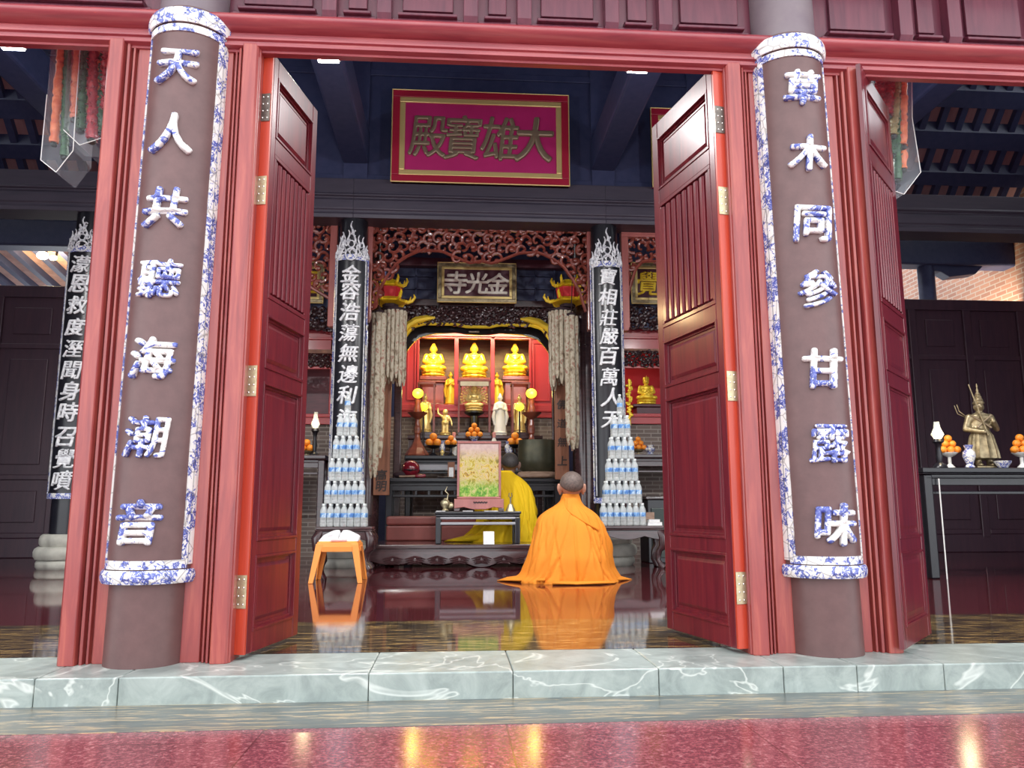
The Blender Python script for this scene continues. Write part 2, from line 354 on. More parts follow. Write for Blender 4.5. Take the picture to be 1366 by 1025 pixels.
def copy_tree(o, loc=None, rz=None, label=None, group=None, parent=None):
    c = o.copy(); COL.objects.link(c); c.parent = parent
    if loc is not None: c.location = loc
    if rz is not None: c.rotation_euler = (0, 0, rz)
    if label: c['label'] = label
    if group: c['group'] = group
    for k in o.children: copy_tree(k, parent=c)
    return c
def blob(prims, voxel, name, m, parent, smth=3, label=None):
    """one continuous skin over a set of rounded masses"""
    b = MB()
    for p in prims:
        if p[0] == 'e': b.ell(p[1], *p[2], n=20, m=14, mtx=p[3] if len(p) > 3 else None)
        else:
            a, c, r0, r1 = Vector(p[1]), Vector(p[2]), p[3], p[4]
            b.tube([a, a.lerp(c, 0.5), c], [r0, (r0+r1)/2, r1], 12); b.ell(a, r0, r0, r0, 12, 8); b.ell(c, r1, r1, r1, 12, 8)
    return b.done(name, m, parent, smooth='all', remesh=voxel, smth=smth, label=label)

GL = {}
# dense characters take a thinner brush
STROKES = {c: 0.35 for c in '聽參露寶莊嚴萬鷹濛潮蕩邊殿雄覺噴濕溼聞圓'}
STROKES.update({c: 0.6 for c in '海草容浩金度救恩時召相味甘同無百身道'})
def glyph(ch, depth=0.03, bold=0.02, bev=0.0, shear=0.0):
    """mesh of one character: 1 unit high, centred, lying in XY with its face towards +Z"""
    k = (ch, depth, bold, bev, shear)
    if k in GL: return GL[k]
    bold = bold*STROKES.get(ch, 1.0)
    cu = bpy.data.curves.new('glyph', 'FONT'); cu.body = ch; cu.size = 1; cu.extrude = depth; cu.offset = bold; cu.shear = shear
    cu.bevel_depth = bev; cu.bevel_resolution = 1; cu.resolution_u = 4
    o = bpy.data.objects.new('glyph', cu); COL.objects.link(o)
    dg = bpy.context.evaluated_depsgraph_get(); dg.update()
    me = bpy.data.meshes.new_from_object(o.evaluated_get(dg))
    bpy.data.objects.remove(o); bpy.data.curves.remove(cu)
    xs = [v.co.x for v in me.vertices]; ys = [v.co.y for v in me.vertices]
    cx, cy = (min(xs)+max(xs))/2, (min(ys)+max(ys))/2; h = max(max(ys)-min(ys), max(xs)-min(xs))
    for v in me.vertices: v.co = Vector(((v.co.x-cx)/h, (v.co.y-cy)/h, v.co.z/h))
    GL[k] = me; return me
ORD = ['first', 'second', 'third', 'fourth', 'fifth', 'sixth', 'seventh', 'eighth', 'ninth', 'tenth']

# ================================================================== FLOORS AND STEP
def slab(name, m, x0, x1, y0, y1, z0, z1, lab=None, bevel=0):
    o = MB((0, 0, 0)).box(x0, x1, y0, y1, z0, z1).done(name, m, keep=True, bevel=bevel, kind='structure'); 
    if lab: o['label'] = lab; o['category'] = name.split('_')[0]
    return o
slab('floor', 'floor', -9, 9, 1.12, 13, -0.25, 0.0, 'polished dark red granite floor inside the hall')
slab('trim_1', 'streakin', -9, 9, 0.15, 1.12, -0.25, 0.0, 'polished black stone strip with gold streaks inside the doors')
slab('floor_porch', 'porch', -9, 9, -7, -0.66, -0.4, -0.102, 'speckled red granite porch floor before the step')
slab('trim_2', 'streakout', -9, 9, -0.66, -0.29, -0.4, -0.1, 'grey stone strip with gold streaks below the step')
step = bpy.data.objects.new('trim_3', None); COL.objects.link(step); step['kind'] = 'structure'; step['label'] = 'grey green granite doorstep with pale veins'; step['category'] = 'step'
xs = [-9, -5.2, -3.4, -2.6, -1.72, -1.42, -0.5, 0.05, 0.62, 1.12, 1.42, 1.78, 2.6, 3.6, 5.4, 9]
for a, b in zip(xs, xs[1:]):
    MB().box(a+0.0012, b-0.0012, -0.30, 0.149, -0.25, 0.0).done('slab', 'slate', step, bevel=0.005)

# ================================================================== FRONT WALL: columns, jambs, lintel, transom
CX = 1.425; CR = 0.153
def axis(side, z): return side*(CX+0.016-0.012*z)
def on_col(side, r, a, z): return Vector((axis(side, z)+r*sin(a), -r*cos(a), z))
for side in (-1, 1):
    c = thing('column', 'brown painted round front column %s' % ('carrying the left couplet board' if side < 0 else 'carrying the right couplet board'), 'column', (axis(side, 0), 0, 0), kind='structure')
    b = MB(c.location)
    b.rings([[on_col(side, CR, 2*pi*i/48, z) for i in range(48)] for z in (0.0, 0.5, 1, 1.5, 2, 2.5, 2.84)])
    b.done('shaft', 'colbrown', c, smooth=True)
    b = MB(c.location)
    b.rings([[on_col(side, CR-0.004, 2*pi*i/48, z) for i in range(48)] for z in (2.84, 3.4)])
    b.done('shaft_top', 'colgrey', c, smooth=True)

def couplet(side, chars, pys, pxs, label):
    z0, z1 = 0.345, 2.80
    t = thing('couplet_board', label, 'couplet board', (axis(side, 0), -CR, z0))
    A = math.radians(82)
    def arc(r0, r1, a0, a1, za, zb, n=24, m=8):
        b = MB(t.location); rr = []
        for j in range(m+1):
            z = za+(zb-za)*j/m
            o = [on_col(side, r1, a0+(a1-a0)*i/n, z) for i in range(n+1)]
            q = [on_col(side, r0, a0+(a1-a0)*i/n, z) for i in range(n, -1, -1)]
            rr.append(o+q)
        return b.rings(rr)
    arc(CR-0.001, CR+0.016, -A, A, z0, z1).done('board', 'colbrown', t, smooth=True)
    def rim(r, a0, a1, za, zb, name='tile_border', n=8, m=10):
        arc(CR+0.012, r, a0, a1, za, zb, n, m).done(name, 'porc', t, smooth=True)
    d = math.radians
    for s in (-1, 1):
        a, b_ = sorted((s*d(60), s*d(69.5))); rim(CR+0.022, a, b_, z0+0.05, z1-0.05)
        a, b_ = sorted((s*d(72), s*d(83))); rim(CR+0.022, a, b_, z0+0.05, z1-0.02)
        a, b_ = sorted((s*d(69.5), s*d(72))); arc(CR+0.01, CR+0.018, a, b_, z0+0.05, z1-0.02, 3, 4).done('groove', 'colgrey', t)
    rim(CR+0.022, -d(69), d(69), z0+0.036, z0+0.070, n=24, m=2)
    rim(CR+0.022, -d(69), d(69), z1-0.095, z1-0.062, n=24, m=2)
    # swelling tiled mouldings at foot and head
    for zc, h in ((z0+0.005, 0.028), (z1-0.02, 0.036)):
        b = MB(t.location); rr = []
        for i in range(33):
            a = -d(86)+2*d(86)*i/32; ring = []
            for k in range(10):
                q = 2*pi*k/10
                ring.append(on_col(side, CR+0.014+0.024*(0.5+0.5*cos(q)), a, zc+h*sin(q)))
            rr.append(ring)
        b.rings(rr).done('tile_moulding', 'porc', t, smooth=True)
    for ch, py, px in zip(chars, pys, pxs):
        b = MB(t.location)
        g = glyph(ch, 0.05, 0.0, 0.0, 0.10)
        zc = at(px, py, -0.17).z
        w, h = 0.172, 0.172
        def mp(p, zc=zc):
            a = (p.x*w)/(CR+0.016); z = zc+p.y*h
            r = CR+0.012+(p.z+0.06)*0.21
            return on_col(side, r, a+0.01*side, z)
        b.mesh(g, mp)
        b.done('character', 'porcl', t, smooth='all', remesh=0.0042, smth=3, fat=.0042 if STROKES.get(ch, 1) < .5 else .0062)
couplet(-1, '天人共聽海潮音', (88, 178, 277, 372, 478, 583, 697), (235, 229, 222, 215, 208, 200, 190), 'left brown couplet board with seven blue and white mosaic characters, first one 天')
couplet(1, '草木同參甘露味', (118, 205, 298, 386, 492, 592, 700), (1074, 1079, 1085, 1090, 1098, 1104, 1112), 'right brown couplet board with seven blue and white mosaic characters, first one 草')

# jambs: one stepped profile each side of a column, opening side at +dx
JT = 2.70
def jamb(name, x_col, x_open, label):
    """x_col: at the column, x_open: at the opening"""
    s = 1 if x_open > x_col else -1; w = abs(x_open-x_col)
    P = [(0, .10), (0, -.022), (.004, -.026), (.46*w, -.026), (.475*w, -.008), (.50*w, -.008), (.51*w, -.034), (.545*w, -.036), (.555*w, -.014), (.58*w, -.014), (.59*w, -.046), (.635*w, -.05), (.645*w, -.030), (.665*w, -.030),
         (.68*w, -.064), (.70*w, -.070), (.93*w, -.066), (.97*w, -.056), (.975*w, -.046), (w, -.042), (w, .10)]
    b = MB(); b.zprism([(x_col+s*p[0], p[1]) for p in P], 0.0, JT+0.02)
    o = b.done(name, 'red', bevel=0.002, kind='structure'); o['label'] = label; o['category'] = 'door jamb'; return o
XO = 1.085
jamb('trim_jamb', -CX+0.10, -XO, 'red moulded door jamb left of the middle opening')
jamb('trim_jamb', CX-0.10, XO, 'red moulded door jamb right of the middle opening')
jamb('trim_jamb', -CX-0.10, -1.765, 'red moulded door jamb at the left opening')
jamb('trim_jamb', CX+0.10, 1.765, 'red moulded door jamb at the right opening')
# lintel across all three bays
def xrun(name, m, prof, x0, x1, label, cat='lintel'):
    b = MB(); b.xprism(prof, x0, x1); o = b.done(name, m, bevel=0.002, kind='structure', smooth=30); o['label'] = label; o['category'] = cat; return o
LZ = 2.695
casing = [(-.035, LZ), (.004, LZ), (.006, LZ+.09), (.10, LZ+.09), (.10, 2.83), (-.05, 2.83), (-.05, 2.762), (-.062, 2.757), (-.062, 2.745), (-.05, 2.74), (-.05, 2.728), (-.064, 2.724), (-.064, 2.712), (-.05, 2.708), (-.035, 2.705)]
rail = [(.12, 2.775)]+[(-.055-.065*sin(pi*i/12)**0.8, 2.782+0.085*(i/12)) for i in range(13)]+[(.12, 2.875)]
for x0, x1, w in ((-9, -CX, 'left'), (-CX, CX, 'middle'), (CX, 9, 'right')):
    xrun('trim_casing', 'redh', casing, x0+(0.05 if x0 > -9 else 0), x1-(0.05 if x1 < 9 else 0), 'red stepped lintel casing over the %s opening' % w)
    xrun('trim_rail', 'redh', rail, x0, x1, 'rounded red rail moulding above the %s opening' % w)
    # corner beads where casing turns down
tr = thing('wall_front', 'dark red panelled transom wall above the lintel', 'wall', (0, 0.03, 2.87), kind='structure')
MB(tr.location).box(-9, 9, 0.03, 0.09, 2.87, 3.6).done('backing_board', 'transom', tr)
def px2x(px, py=20): return at(px, py, 0.0).x
div = [px2x(p) for p in (440, 513, 628, 699, 815, 886)]
divr = [px2x(p, 40) for p in (1205, 1270, 1385, 1460)]; divl = [px2x(p) for p in (-60, -130)]
def post(x, w=0.034):
    b = MB(tr.location); b.xprism([(0.03, 2.90), (-.012, 2.90), (-.03, 2.93), (-.03, 3.6), (0.03, 3.6)], x-w, x+w)
    b.done('post', 'transom', tr, bevel=0.003)
for x in div+divr+divl: post(x)
def tpanel(x0, x1):
    b = MB(tr.location)
    z0 = 2.925
    b.box(x0, x1, 0.0, 0.03, z0-0.045, z0)            # bottom rail
    b.xprism([(0.03, z0), (-.022, z0), (-.026, z0+.012), (0.004, z0+.03), (0.03, z0+.03)], x0+0.03, x1-0.03)
    b.box(x0+0.05, x1-0.05, 0.008, 0.03, z0+0.045, 3.6)
    b.done('panel', 'transom', tr, bevel=0.004)
for a, b in zip(sorted(div+[-CX+.15, CX-.15])[:-1], sorted(div+[-CX+.15, CX-.15])[1:]): tpanel(a+0.034, b-0.034)
for a, b in zip(sorted([CX+.15]+divr)[:-1], sorted([CX+.15]+divr)[1:]): tpanel(a+0.034, b-0.034)
for a, b in zip(sorted([-CX-.15]+divl)[:-1], sorted([-CX-.15]+divl)[1:]): tpanel(a+0.034, b-0.034)

# ================================================================== DOOR LEAVES
def door_leaf(name, label, hinge, free, h, vis, edge_w=0.055, edge_m='edge'):
    """hinge, free: ground points of the leaf's visible face; vis: +1 if the thickness lies to the left of hinge->free"""
    hx, hy = hinge; fx, fy = free
    w = math.hypot(fx-hx, fy-hy); a = math.atan2(fy-hy, fx-hx)
    t = thing(name, label, 'door', (hx, hy, 0.02), a, kind='structure')
    T = edge_w; y0, y1 = (0, T) if vis > 0 else (-T, 0)    # local: face at y=0
    f = -1 if vis > 0 else 1                                 # outward direction of the seen face
    st = 0.062
    zs = [(0.035, 0.145), (0.175, 0.43), (0.458, 0.548), (0.572, 0.828), (0.852, 0.967)]
    zb = [(h*(1-b), h*(1-a_)) for a_, b in zs]
    b = MB()
    b.box(0.012, st, y0, y1, 0, h); b.box(w-st, w, y0, y1, 0, h)
    zz = [h]+[v for p in zb for v in (p[1], p[0])]+[0]
    for i in range(0, len(zz), 2): b.box(st, w-st, y0+0.001, y1-0.001, zz[i+1], zz[i])
    b.done('stile_and_rail_frame', 'leaf', t, bevel=0.004)
    MB().box(0, 0.012, y0+0.001, y1-0.001, 0.002, h-0.002).done('hinge_edge', edge_m, t, label='bright orange red hinge edge' if edge_m == 'edge' else None)
    for i, (z0, z1) in enumerate(zb):
        b = MB(); x0, x1 = st, w-st
        if i == 1:
            b.box(x0, x1, y0+T*.35, y1-T*.35, z0, z1)
            n = 9
            for k in range(n):
                xc = x0+(x1-x0)*(k+0.5)/n; hw = (x1-x0)/n*0.36
                b.zprism([(xc-hw, T*.05*-f), (xc-hw*.5, f*0.002), (xc+hw*.5, f*0.002), (xc+hw, T*.05*-f), (xc+hw, -f*T*.5), (xc-hw, -f*T*.5)], z0+0.03, z1-0.03)
            b.frame(x0, x1, z0, z1, 0.02, *sorted((f*0.002, -f*T*.5)))
            b.done('slatted_panel', 'leaf', t, bevel=0.002)
        else:
            b.box(x0, x1, y0+T*.38, y1-T*.38, z0, z1)
            for sgn in (0, 1):
                yf = f*0.004 if sgn == 0 else -f*(T+0.004)
                yi = -f*T*.38 if sgn == 0 else -f*T*.62
                # moulding ring
                for wd, ya in ((0.012, yf), (0.024, yf*0.3+yi*0.7)):
                    b.frame(x0-0.002, x1+0.002, z0-0.002, z1+0.002, wd, *sorted((ya, yi)))
                m = 0.052; yr = yi+(yf-yi)*0.35; yq = yi+(yf-yi)*0.05
                if x1-x0 > 2*m+0.02:
                    o4 = [(x0+.036, z0+.036), (x1-.036, z0+.036), (x1-.036, z1-.036), (x0+.036, z1-.036)]
                    i4 = [(x0+m, z0+m), (x1-m, z0+m), (x1-m, z1-m), (x0+m, z1-m)]
                    b.rings([[Vector((p[0], yq, p[1])) for p in o4], [Vector((p[0], yr, p[1])) for p in i4]])
            b.done('raised_panel', 'leaf', t, bevel=0.0015)
    return t, w, y0, y1
def hinge(t, zc, m, y0, y1, jx):
    """butt hinge: one plate on the leaf edge, one reaching to the jamb, a barrel between"""
    p = thing('hinge', 'x', 'x'); del p['label']; del p['category']; p.parent = t; p.location = (0, 0, zc)
    hh = 0.068
    b = MB(); b.box(-0.004, 0.0, y0+0.004, y1-0.002, -hh, hh); b.done('leaf_plate', m, p, bevel=0.001)
    ys = y1 if abs(jx) > 0 and jx > 0 else y0
    b = MB(); b.box(-0.006, -0.002, *sorted((ys, ys+(0.032 if ys == y1 else -0.032))), -hh, hh); b.done('jamb_plate', m, p, bevel=0.001)
    b = MB(); b.tube([(-0.006, ys, -hh-0.004), (-0.006, ys, hh+0.004)], 0.0065, 10); b.done('barrel', m, p, smooth=True)
    b = MB()
    for k in range(4):
        for dy in (0.3, 0.7): b.ell((-0.0045, y0+(y1-y0)*(dy if k % 2 else 1-dy), -hh+hh*2*(k+.5)/4), 0.0018, 0.0042, 0.0042, 8, 6)
    b.done('screw', 'steel', p, smooth=True)
def gnd(px, py): v = at(px, py, 0); d = (v-EYE); k = (0.02-EYE.z)/d.z; q = EYE+d*k; return (q.x, q.y)
H1 = 2.70
hl, fl = gnd(326, 875), gnd(397, 847)
L1 = door_leaf('door_1', 'open red panelled door leaf on the left side of the middle opening', hl, fl, H1, 1)
hr, fr = gnd(985, 867), gnd(890, 838)
L2 = door_leaf('door_2', 'open red panelled door leaf on the right side of the middle opening', hr, fr, H1, -1)
hq, fq = gnd(1207, 868), gnd(1243, 846)
L3 = door_leaf('door_3', 'open red panelled door leaf at the right side opening behind the right column', hq, fq, H1, 1, 0.022, 'leaf')
def zat(px, py, Y): return at(px, py, Y).z-0.02
for py, m in ((142, 'brassold'), (253, 'brass'), (508, 'brass'), (790, 'brass')): hinge(L1[0], zat(330, py, hl[1]), m, L1[2], L1[3], 1)
for py, m in ((160, 'brassold'), (268, 'brass'), (515, 'brass'), (785, 'brass')): hinge(L2[0], zat(985, py, hr[1]), m, L2[2], L2[3], -1)

# ================================================================== HALL STRUCTURE
YI = 5.45; YF = YI-0.2
IC = {'l': at(466, 420, YF).x, 'r': at(812, 420, YF).x}
IC['ll'] = at(103, 400, YF).x; IC['rr'] = IC['r']+(IC['l']-IC['ll'])
BZ0 = at(640, 292, YF-0.02).z; BZ1 = at(640, 240, YF-0.02).z
def base_stone(parent, x, y, s=0.9):
    for z0, z1, r in ((0.0, 0.10, 0.30), (0.10, 0.23, 0.33), (0.23, 0.36, 0.28)):
        b = MB(parent.location); n = 8; h = (z1-z0)
        b.lathe([(r*s*0.93, z0), (r*s, z0+h*.25), (r*s*1.01, z0+h*.6), (r*s*.97, z0+h*.85), (r*s*.88, z1)], (x, y, 0), 48, fn=lambda a, z: 1-0.05*abs(sin(4*a))**8)
        b.done('lotus_tier', 'stone', parent, smooth=True)
def inner_column(k, lab):
    x = IC[k]; c = thing('column', lab, 'column', (x, YI, 0), kind='structure')
    MB(c.location).lathe([(0.165, 0.36), (0.165, 2.4), (0.155, BZ0+0.01)], (x, YI, 0), 40).done('shaft', 'black', c, smooth=True)
    base_stone(c, x, YI)
    return c
inner_column('l', 'dark round inner column behind the left bottle pyramid')
inner_column('r', 'dark round inner column behind the right bottle pyramid')
inner_column('ll', 'dark round inner column on pale stone base at the left edge')
inner_column('rr', 'dark round inner column hidden beyond the right door leaf')
# pearl couplets on the inner columns
def inner_couplet(k, chars, tip_py, top_py, bot_py, pys, label):
    x = IC[k]; zt, z1, z0 = [at({'ll': 103, 'l': 466, 'r': 812}[k], p, YF).z for p in (tip_py, top_py, bot_py)]
    t = thing('couplet_board', label, 'couplet board', (x, YI-0.165, z0)); r = 0.172
    W2 = 0.205
    A = 1.12
    def oc(rr, a, z): return Vector((x+rr*1.12*sin(a), YI-rr*cos(a)-0.01, z))
    def arc(r0, r1, a0, a1, za, zb, name, m, n=16):
        b = MB(t.location)
        b.rings([[oc(r1, a0+(a1-a0)*i/n, z) for i in range(n+1)]+[oc(r0, a0+(a1-a0)*i/n, z) for i in range(n, -1, -1)] for z in (za, (za+zb)/2, zb)])
        return b.done(name, m, t, smooth=True)
    arc(r-0.004, r+0.012, -A, A, z0, z1+0.02, 'board', 'black')
    for s in (-1, 1):
        arc(r+.01, r+0.018, *sorted((s*(A-0.10), s*A)), z0, z1, 'pearl_border', 'porcd', 3)
        arc(r+.01, r+0.017, *sorted((s*(A-0.27), s*(A-0.20))), z0+.05, z1-0.04, 'pearl_border', 'pearl', 3)
    arc(r+.01, r+0.018, -A, A, z1-0.045, z1+0.02, 'pearl_border', 'porcd')
    arc(r+.01, r+0.018, -A, A, z0-0.03, z0+0.03, 'pearl_border', 'porcd')
    # flame crest above the board: curled silver tongues over a black flame-shaped ground
    b = MB(t.location); H = zt-z1
    def cp(u, v, rr): return oc(rr, u*A, z1+v*H)
    hgt = lambda u: max(0.06, (1-abs(u))**1.25*.95 if abs(u) > .62 else (.50+.12*cos(u*14) if abs(u) > .2 else .62+.38*(1-abs(u)/.2)))
    b.rings([[cp(u, -.02, r+.010), cp(u, -.02, r), cp(u, hgt(u), r), cp(u, hgt(u), r+.010)] for u in [-1+2*i/40 for i in range(41)]]); b.done('crest_ground', 'black', t)
    rnd = random.Random(len(chars)); b = MB(t.location)
    for i in range(58):
        u = rnd.uniform(-.95, .95); v = rnd.uniform(0.0, 1.0)*hgt(u)
        a0 = rnd.random()*6.28; sg = rnd.choice((-1, 1)); q = rnd.uniform(.07, .13)
        pts = [cp(u+q*(1-.6*k/7)*cos(a0+sg*k*.6), v+q*1.0*(1-.6*k/7)*sin(a0+sg*k*.6), r+.016) for k in range(8)]
        b.tube(pts, [.0085*(1.1-.7*k/7) for k in range(8)], 5)
    for u0, v1 in ((0, 1.0), (-.14, .74), (.14, .74), (-.36, .60), (.36, .60), (-.58, .56), (.58, .56), (-.8, .34), (.8, .34)):
        pts = [cp(u0+.05*sin(k*1.1)*(1 if u0 >= 0 else -1), v1-.38+.4*k/6, r+.019) for k in range(7)]
        b.tube(pts, [.013*(1-.8*k/6)+.003 for k in range(7)], 6)
    b.tube([cp(0.26*cos(q), .04+.17*sin(q), r+0.026) for q in [2*pi*i/18 for i in range(19)]], 0.010, 6)
    b.tube([cp(0.14*cos(q), .34+.10*sin(q), r+0.026) for q in [2*pi*i/18 for i in range(19)]], 0.008, 6)
    b.done('flame_crest', 'pearl', t, smooth=True)
    for ch, py in zip(chars, pys):
        b = MB(t.location)
        g = glyph(ch, 0.05, 0.0, 0.0, 0.18); zc = at({'ll': 103, 'l': 466, 'r': 812}[k], py, YF).z
        b.mesh(g, lambda p, zc=zc: oc(r+0.010+(p.z+0.05)*.20, p.x*.20/(r*1.12), zc+p.y*.215)); b.done('character', 'pearlletter', t, smooth='all', remesh=.005, smth=2, fat=.004 if STROKES.get(ch, 1) < .5 else .006)
inner_couplet('l', '金容浩蕩無邊利海', 296, 341, 668, (365, 388, 416, 444, 471, 499, 527, 558), 'black pearl inlaid couplet on the column behind the left bottle pyramid')
inner_couplet('r', '寶相莊嚴百萬人天', 305, 350, 668, (369, 396, 424, 449, 475, 503, 530, 560), 'black pearl inlaid couplet on the column behind the right bottle pyramid')
inner_couplet('ll', '濛恩救度溼聞身時召覺噴', 290, 330, 662, (352, 378, 407, 436, 465, 494, 522, 550, 583, 612, 641), 'black pearl inlaid couplet on the leftmost inner column')
# the long dark beam over the inner columns, and the cross beams running to the front
def xbeam(name, x0, x1, prof, m, lab):
    b = MB(); b.xprism(prof, x0, x1); o = b.done(name, m, bevel=0.006, kind='structure'); o['label'] = lab; o['category'] = 'beam'; return o
hz = BZ1-BZ0
for x0, x1, w in ((-9, IC['l'], 'left'), (IC['l'], IC['r'], 'middle'), (IC['r'], 9, 'right')):
    P = [(YI-.16, BZ0), (YI+.16, BZ0), (YI+.16, BZ1), (YI-.16, BZ1), (YI-.16, BZ0+hz*.62), (YI-.18, BZ0+hz*.60), (YI-.18, BZ0+hz*.56), (YI-.15, BZ0+hz*.53), (YI-.15, BZ0+hz*.49), (YI-.17, BZ0+hz*.45), (YI-.17, BZ0+hz*.22), (YI-.15, BZ0+hz*.19), (YI-.15, BZ0+hz*.13), (YI-.165, BZ0+hz*.1)]
    xbeam('beam', x0, x1, P, 'beam', 'long moulded dark beam over the %s inner bay' % w)
wp = thing('wall_upper', 'dark timber wall panels behind the big red sign', 'wall', (0, YI, BZ1), kind='structure')
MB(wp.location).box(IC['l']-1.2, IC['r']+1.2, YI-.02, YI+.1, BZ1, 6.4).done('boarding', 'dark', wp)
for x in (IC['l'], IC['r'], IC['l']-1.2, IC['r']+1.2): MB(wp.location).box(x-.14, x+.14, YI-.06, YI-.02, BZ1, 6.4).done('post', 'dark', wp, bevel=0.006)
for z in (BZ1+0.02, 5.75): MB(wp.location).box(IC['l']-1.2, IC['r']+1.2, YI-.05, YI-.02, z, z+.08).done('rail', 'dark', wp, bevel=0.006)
for k in ('ll', 'l', 'r', 'rr'):
    x = IC[k]
    b = MB(); b.box(x-.15, x+.15, 0.5, YI, 4.62, 5.0); o = b.done('beam', 'dark', bevel=0.03, kind='structure'); o['label'] = 'dark cross beam running from front to the %s inner column' % {'ll': 'far left', 'l': 'left', 'r': 'right', 'rr': 'far right'}[k]; o['category'] = 'beam'
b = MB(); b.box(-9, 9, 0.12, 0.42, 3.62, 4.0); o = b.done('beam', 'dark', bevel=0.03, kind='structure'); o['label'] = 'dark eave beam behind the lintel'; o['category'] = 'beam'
# ---- roof: front slope up to a ridge, rear slope down to the eave
YR, ZE, TT = 8.0, 4.75, 1.08
RY = 3.9; RZ = ZE+(YR-RY)*TT
def roofz(y): return ZE+(YR-y)*TT
b = MB(); b.xprism([(RY, RZ), (RY, RZ+.2), (8.15, roofz(8.15)+.2), (8.15, roofz(8.15))], -9, 9); o = b.done('ceiling', 'soffit', keep=True, kind='structure'); o['label'] = 'reddish ceiling boards between dark rafters of the rear roof slope'; o['category'] = 'ceiling'
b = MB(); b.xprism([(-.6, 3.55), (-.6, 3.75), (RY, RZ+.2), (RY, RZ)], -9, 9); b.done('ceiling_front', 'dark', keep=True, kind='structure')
for i in range(-33, 34):
    x = i*0.27
    if -1.6 < x < 1.9: continue
    b = MB(); b.xprism([(5.2, roofz(5.2)), (5.2, roofz(5.2)-.13), (8.1, roofz(8.1)-.13), (8.1, roofz(8.1))], x-.045, x+.045); b.done('rafter', 'dark', kind='structure')
for y0, y1 in ((5.15, 5.35), (5.55, 5.72), (5.94, 6.12), (6.34, 6.50), (6.73, 6.90), (7.135, 7.27), (7.53, 7.70)):
    b = MB(); b.xprism([(y0, roofz(y0)), (y0, roofz(y0)-.15), (y1, roofz(y1)-.15), (y1, roofz(y1))], -9, 9); o = b.done('purlin', 'dark', kind='structure')
# rear screen walls of the side bays and what is above and behind them
YS = 7.4
ZS_l = at(40, 386, YS).z; ZS_r = at(1300, 405, YS).z
def screen(name, x0, x1, z1, n, lab):
    t = thing(name, lab, 'wall', ((x0+x1)/2, YS, 0), kind='structure'); L = t.location
    MB(L).box(x0, x1, YS, YS+.1, 0, z1).done('boarding', 'panelw', t)
    MB(L).box(x0, x1, YS-.04, YS+.14, z1-.12, z1+.04).done('top_rail', 'panelw', t, bevel=0.01)
    MB(L).box(x0, x1, YS-.03, YS, 0, .25).done('bottom_rail', 'panelw', t, bevel=0.01)
    w = (x1-x0)/n
    for i in range(n+1):
        x = x0+i*w; MB(L).box(x-.06, x+.06, YS-.035, YS, .2, z1-.1).done('post', 'panelw', t, bevel=0.012)
    zz = [0.25, 1.0, 2.75, z1-.12]
    for i in range(n):
        for a, b_ in zip(zz, zz[1:]):
            b = MB(L); b.box(x0+i*w+.06, x0+(i+1)*w-.06, YS-.03, YS, a, a+.07); b.box(x0+i*w+.2, x0+(i+1)*w-.2, YS-.018, YS, a+.2, b_-.14)
            b.done('panel', 'panelw', t, bevel=0.012)
xl0 = at(88, 500, YS).x; xr0 = at(1196, 500, YS).x
screen('wall_back_left', -9, -2.75, ZS_l, 7, 'dark panelled screen wall at the back of the left bay')
screen('wall_back_right', 3.15, 9, ZS_r, 7, 'dark panelled screen wall at the back of the right bay')
o = slab('wall_side_right', 'brick', 8.35, 8.6, 6.9, 10.7, 0, 6.5, 'lamplit brick gable wall above the right screen')
o = slab('wall_side_left', 'dark', -9.2, -9.0, 0, 13, 0, 6.5)
o = slab('wall_side_right_front', 'dark', 9.0, 9.2, 0, 13, 0, 6.5)
o = slab('wall_rear', 'dark', -4.9, 5.3, 9.9, 10.0, 0, 5.0)
zb = at(40, 327, YS+.2).z
b = MB(); b.box(-9, 9, YS+.2, YS+.5, zb, zb+.38); o = b.done('beam', 'dark', bevel=0.03, kind='structure'); o['label'] = 'dark rear eave beam'; o['category'] = 'beam'
for px in (1239,):
    x = at(px, 380, YS+.3).x; b = MB(); b.lathe([(.12, ZS_r), (.12, zb+.1)], (x, YS+.35, 0), 20); o = b.done('post', 'dark', smooth=True, kind='structure'); o['label'] = 'short dark round post between screen top and eave beam'; o['category'] = 'post'
# bracket with stepped outline against the brick wall
x1 = at(1338, 322, YS+.35).x; b = MB()
pl = [(at(px, py, YS+.35).x, at(px, py, YS+.35).z) for px, py in ((1228, 300), (1338, 312), (1336, 328), (1318, 340), (1318, 345), (1296, 368), (1262, 372), (1250, 365), (1228, 362))]
b.yprism(pl, YS+.25, YS+.45); o = b.done('corner_bracket', 'dark', bevel=0.01, kind='structure'); o['label'] = 'stepped dark eave bracket before the brick gable wall'; o['category'] = 'bracket'
# tiled neighbouring roofs seen through the gap above the screens
def neighbour(x0, x1, y0, y1, z0, z1, lab):
    t = thing('tiled_roof', lab, 'roof', ((x0+x1)/2, y0, z0), kind='structure'); L = t.location
    MB(L).xprism([(y0, z0), (y1, z1), (y1, z1-.1), (y0, z0-.1)], x0, x1).done('roof_boards', 'roof', t)
    n = int((x1-x0)/.36); b = MB(L)
    for i in range(n):
        x = x0+(i+.5)*(x1-x0)/n; b.xprism([(y0, z0-.1), (y1, z1-.1), (y1, z1-.22), (y0, z0-.22)], x-.05, x+.05)
    b.done('rafters', 'dark', t)
neighbour(-9.4, -4.4, 8.8, 12.3, 4.98, 4.45, 'pinkish rear porch roof beyond the left screen')
neighbour(5.2, 7.2, 9.0, 12.3, 4.98, 4.45, 'pinkish rear porch roof beyond the right screen')

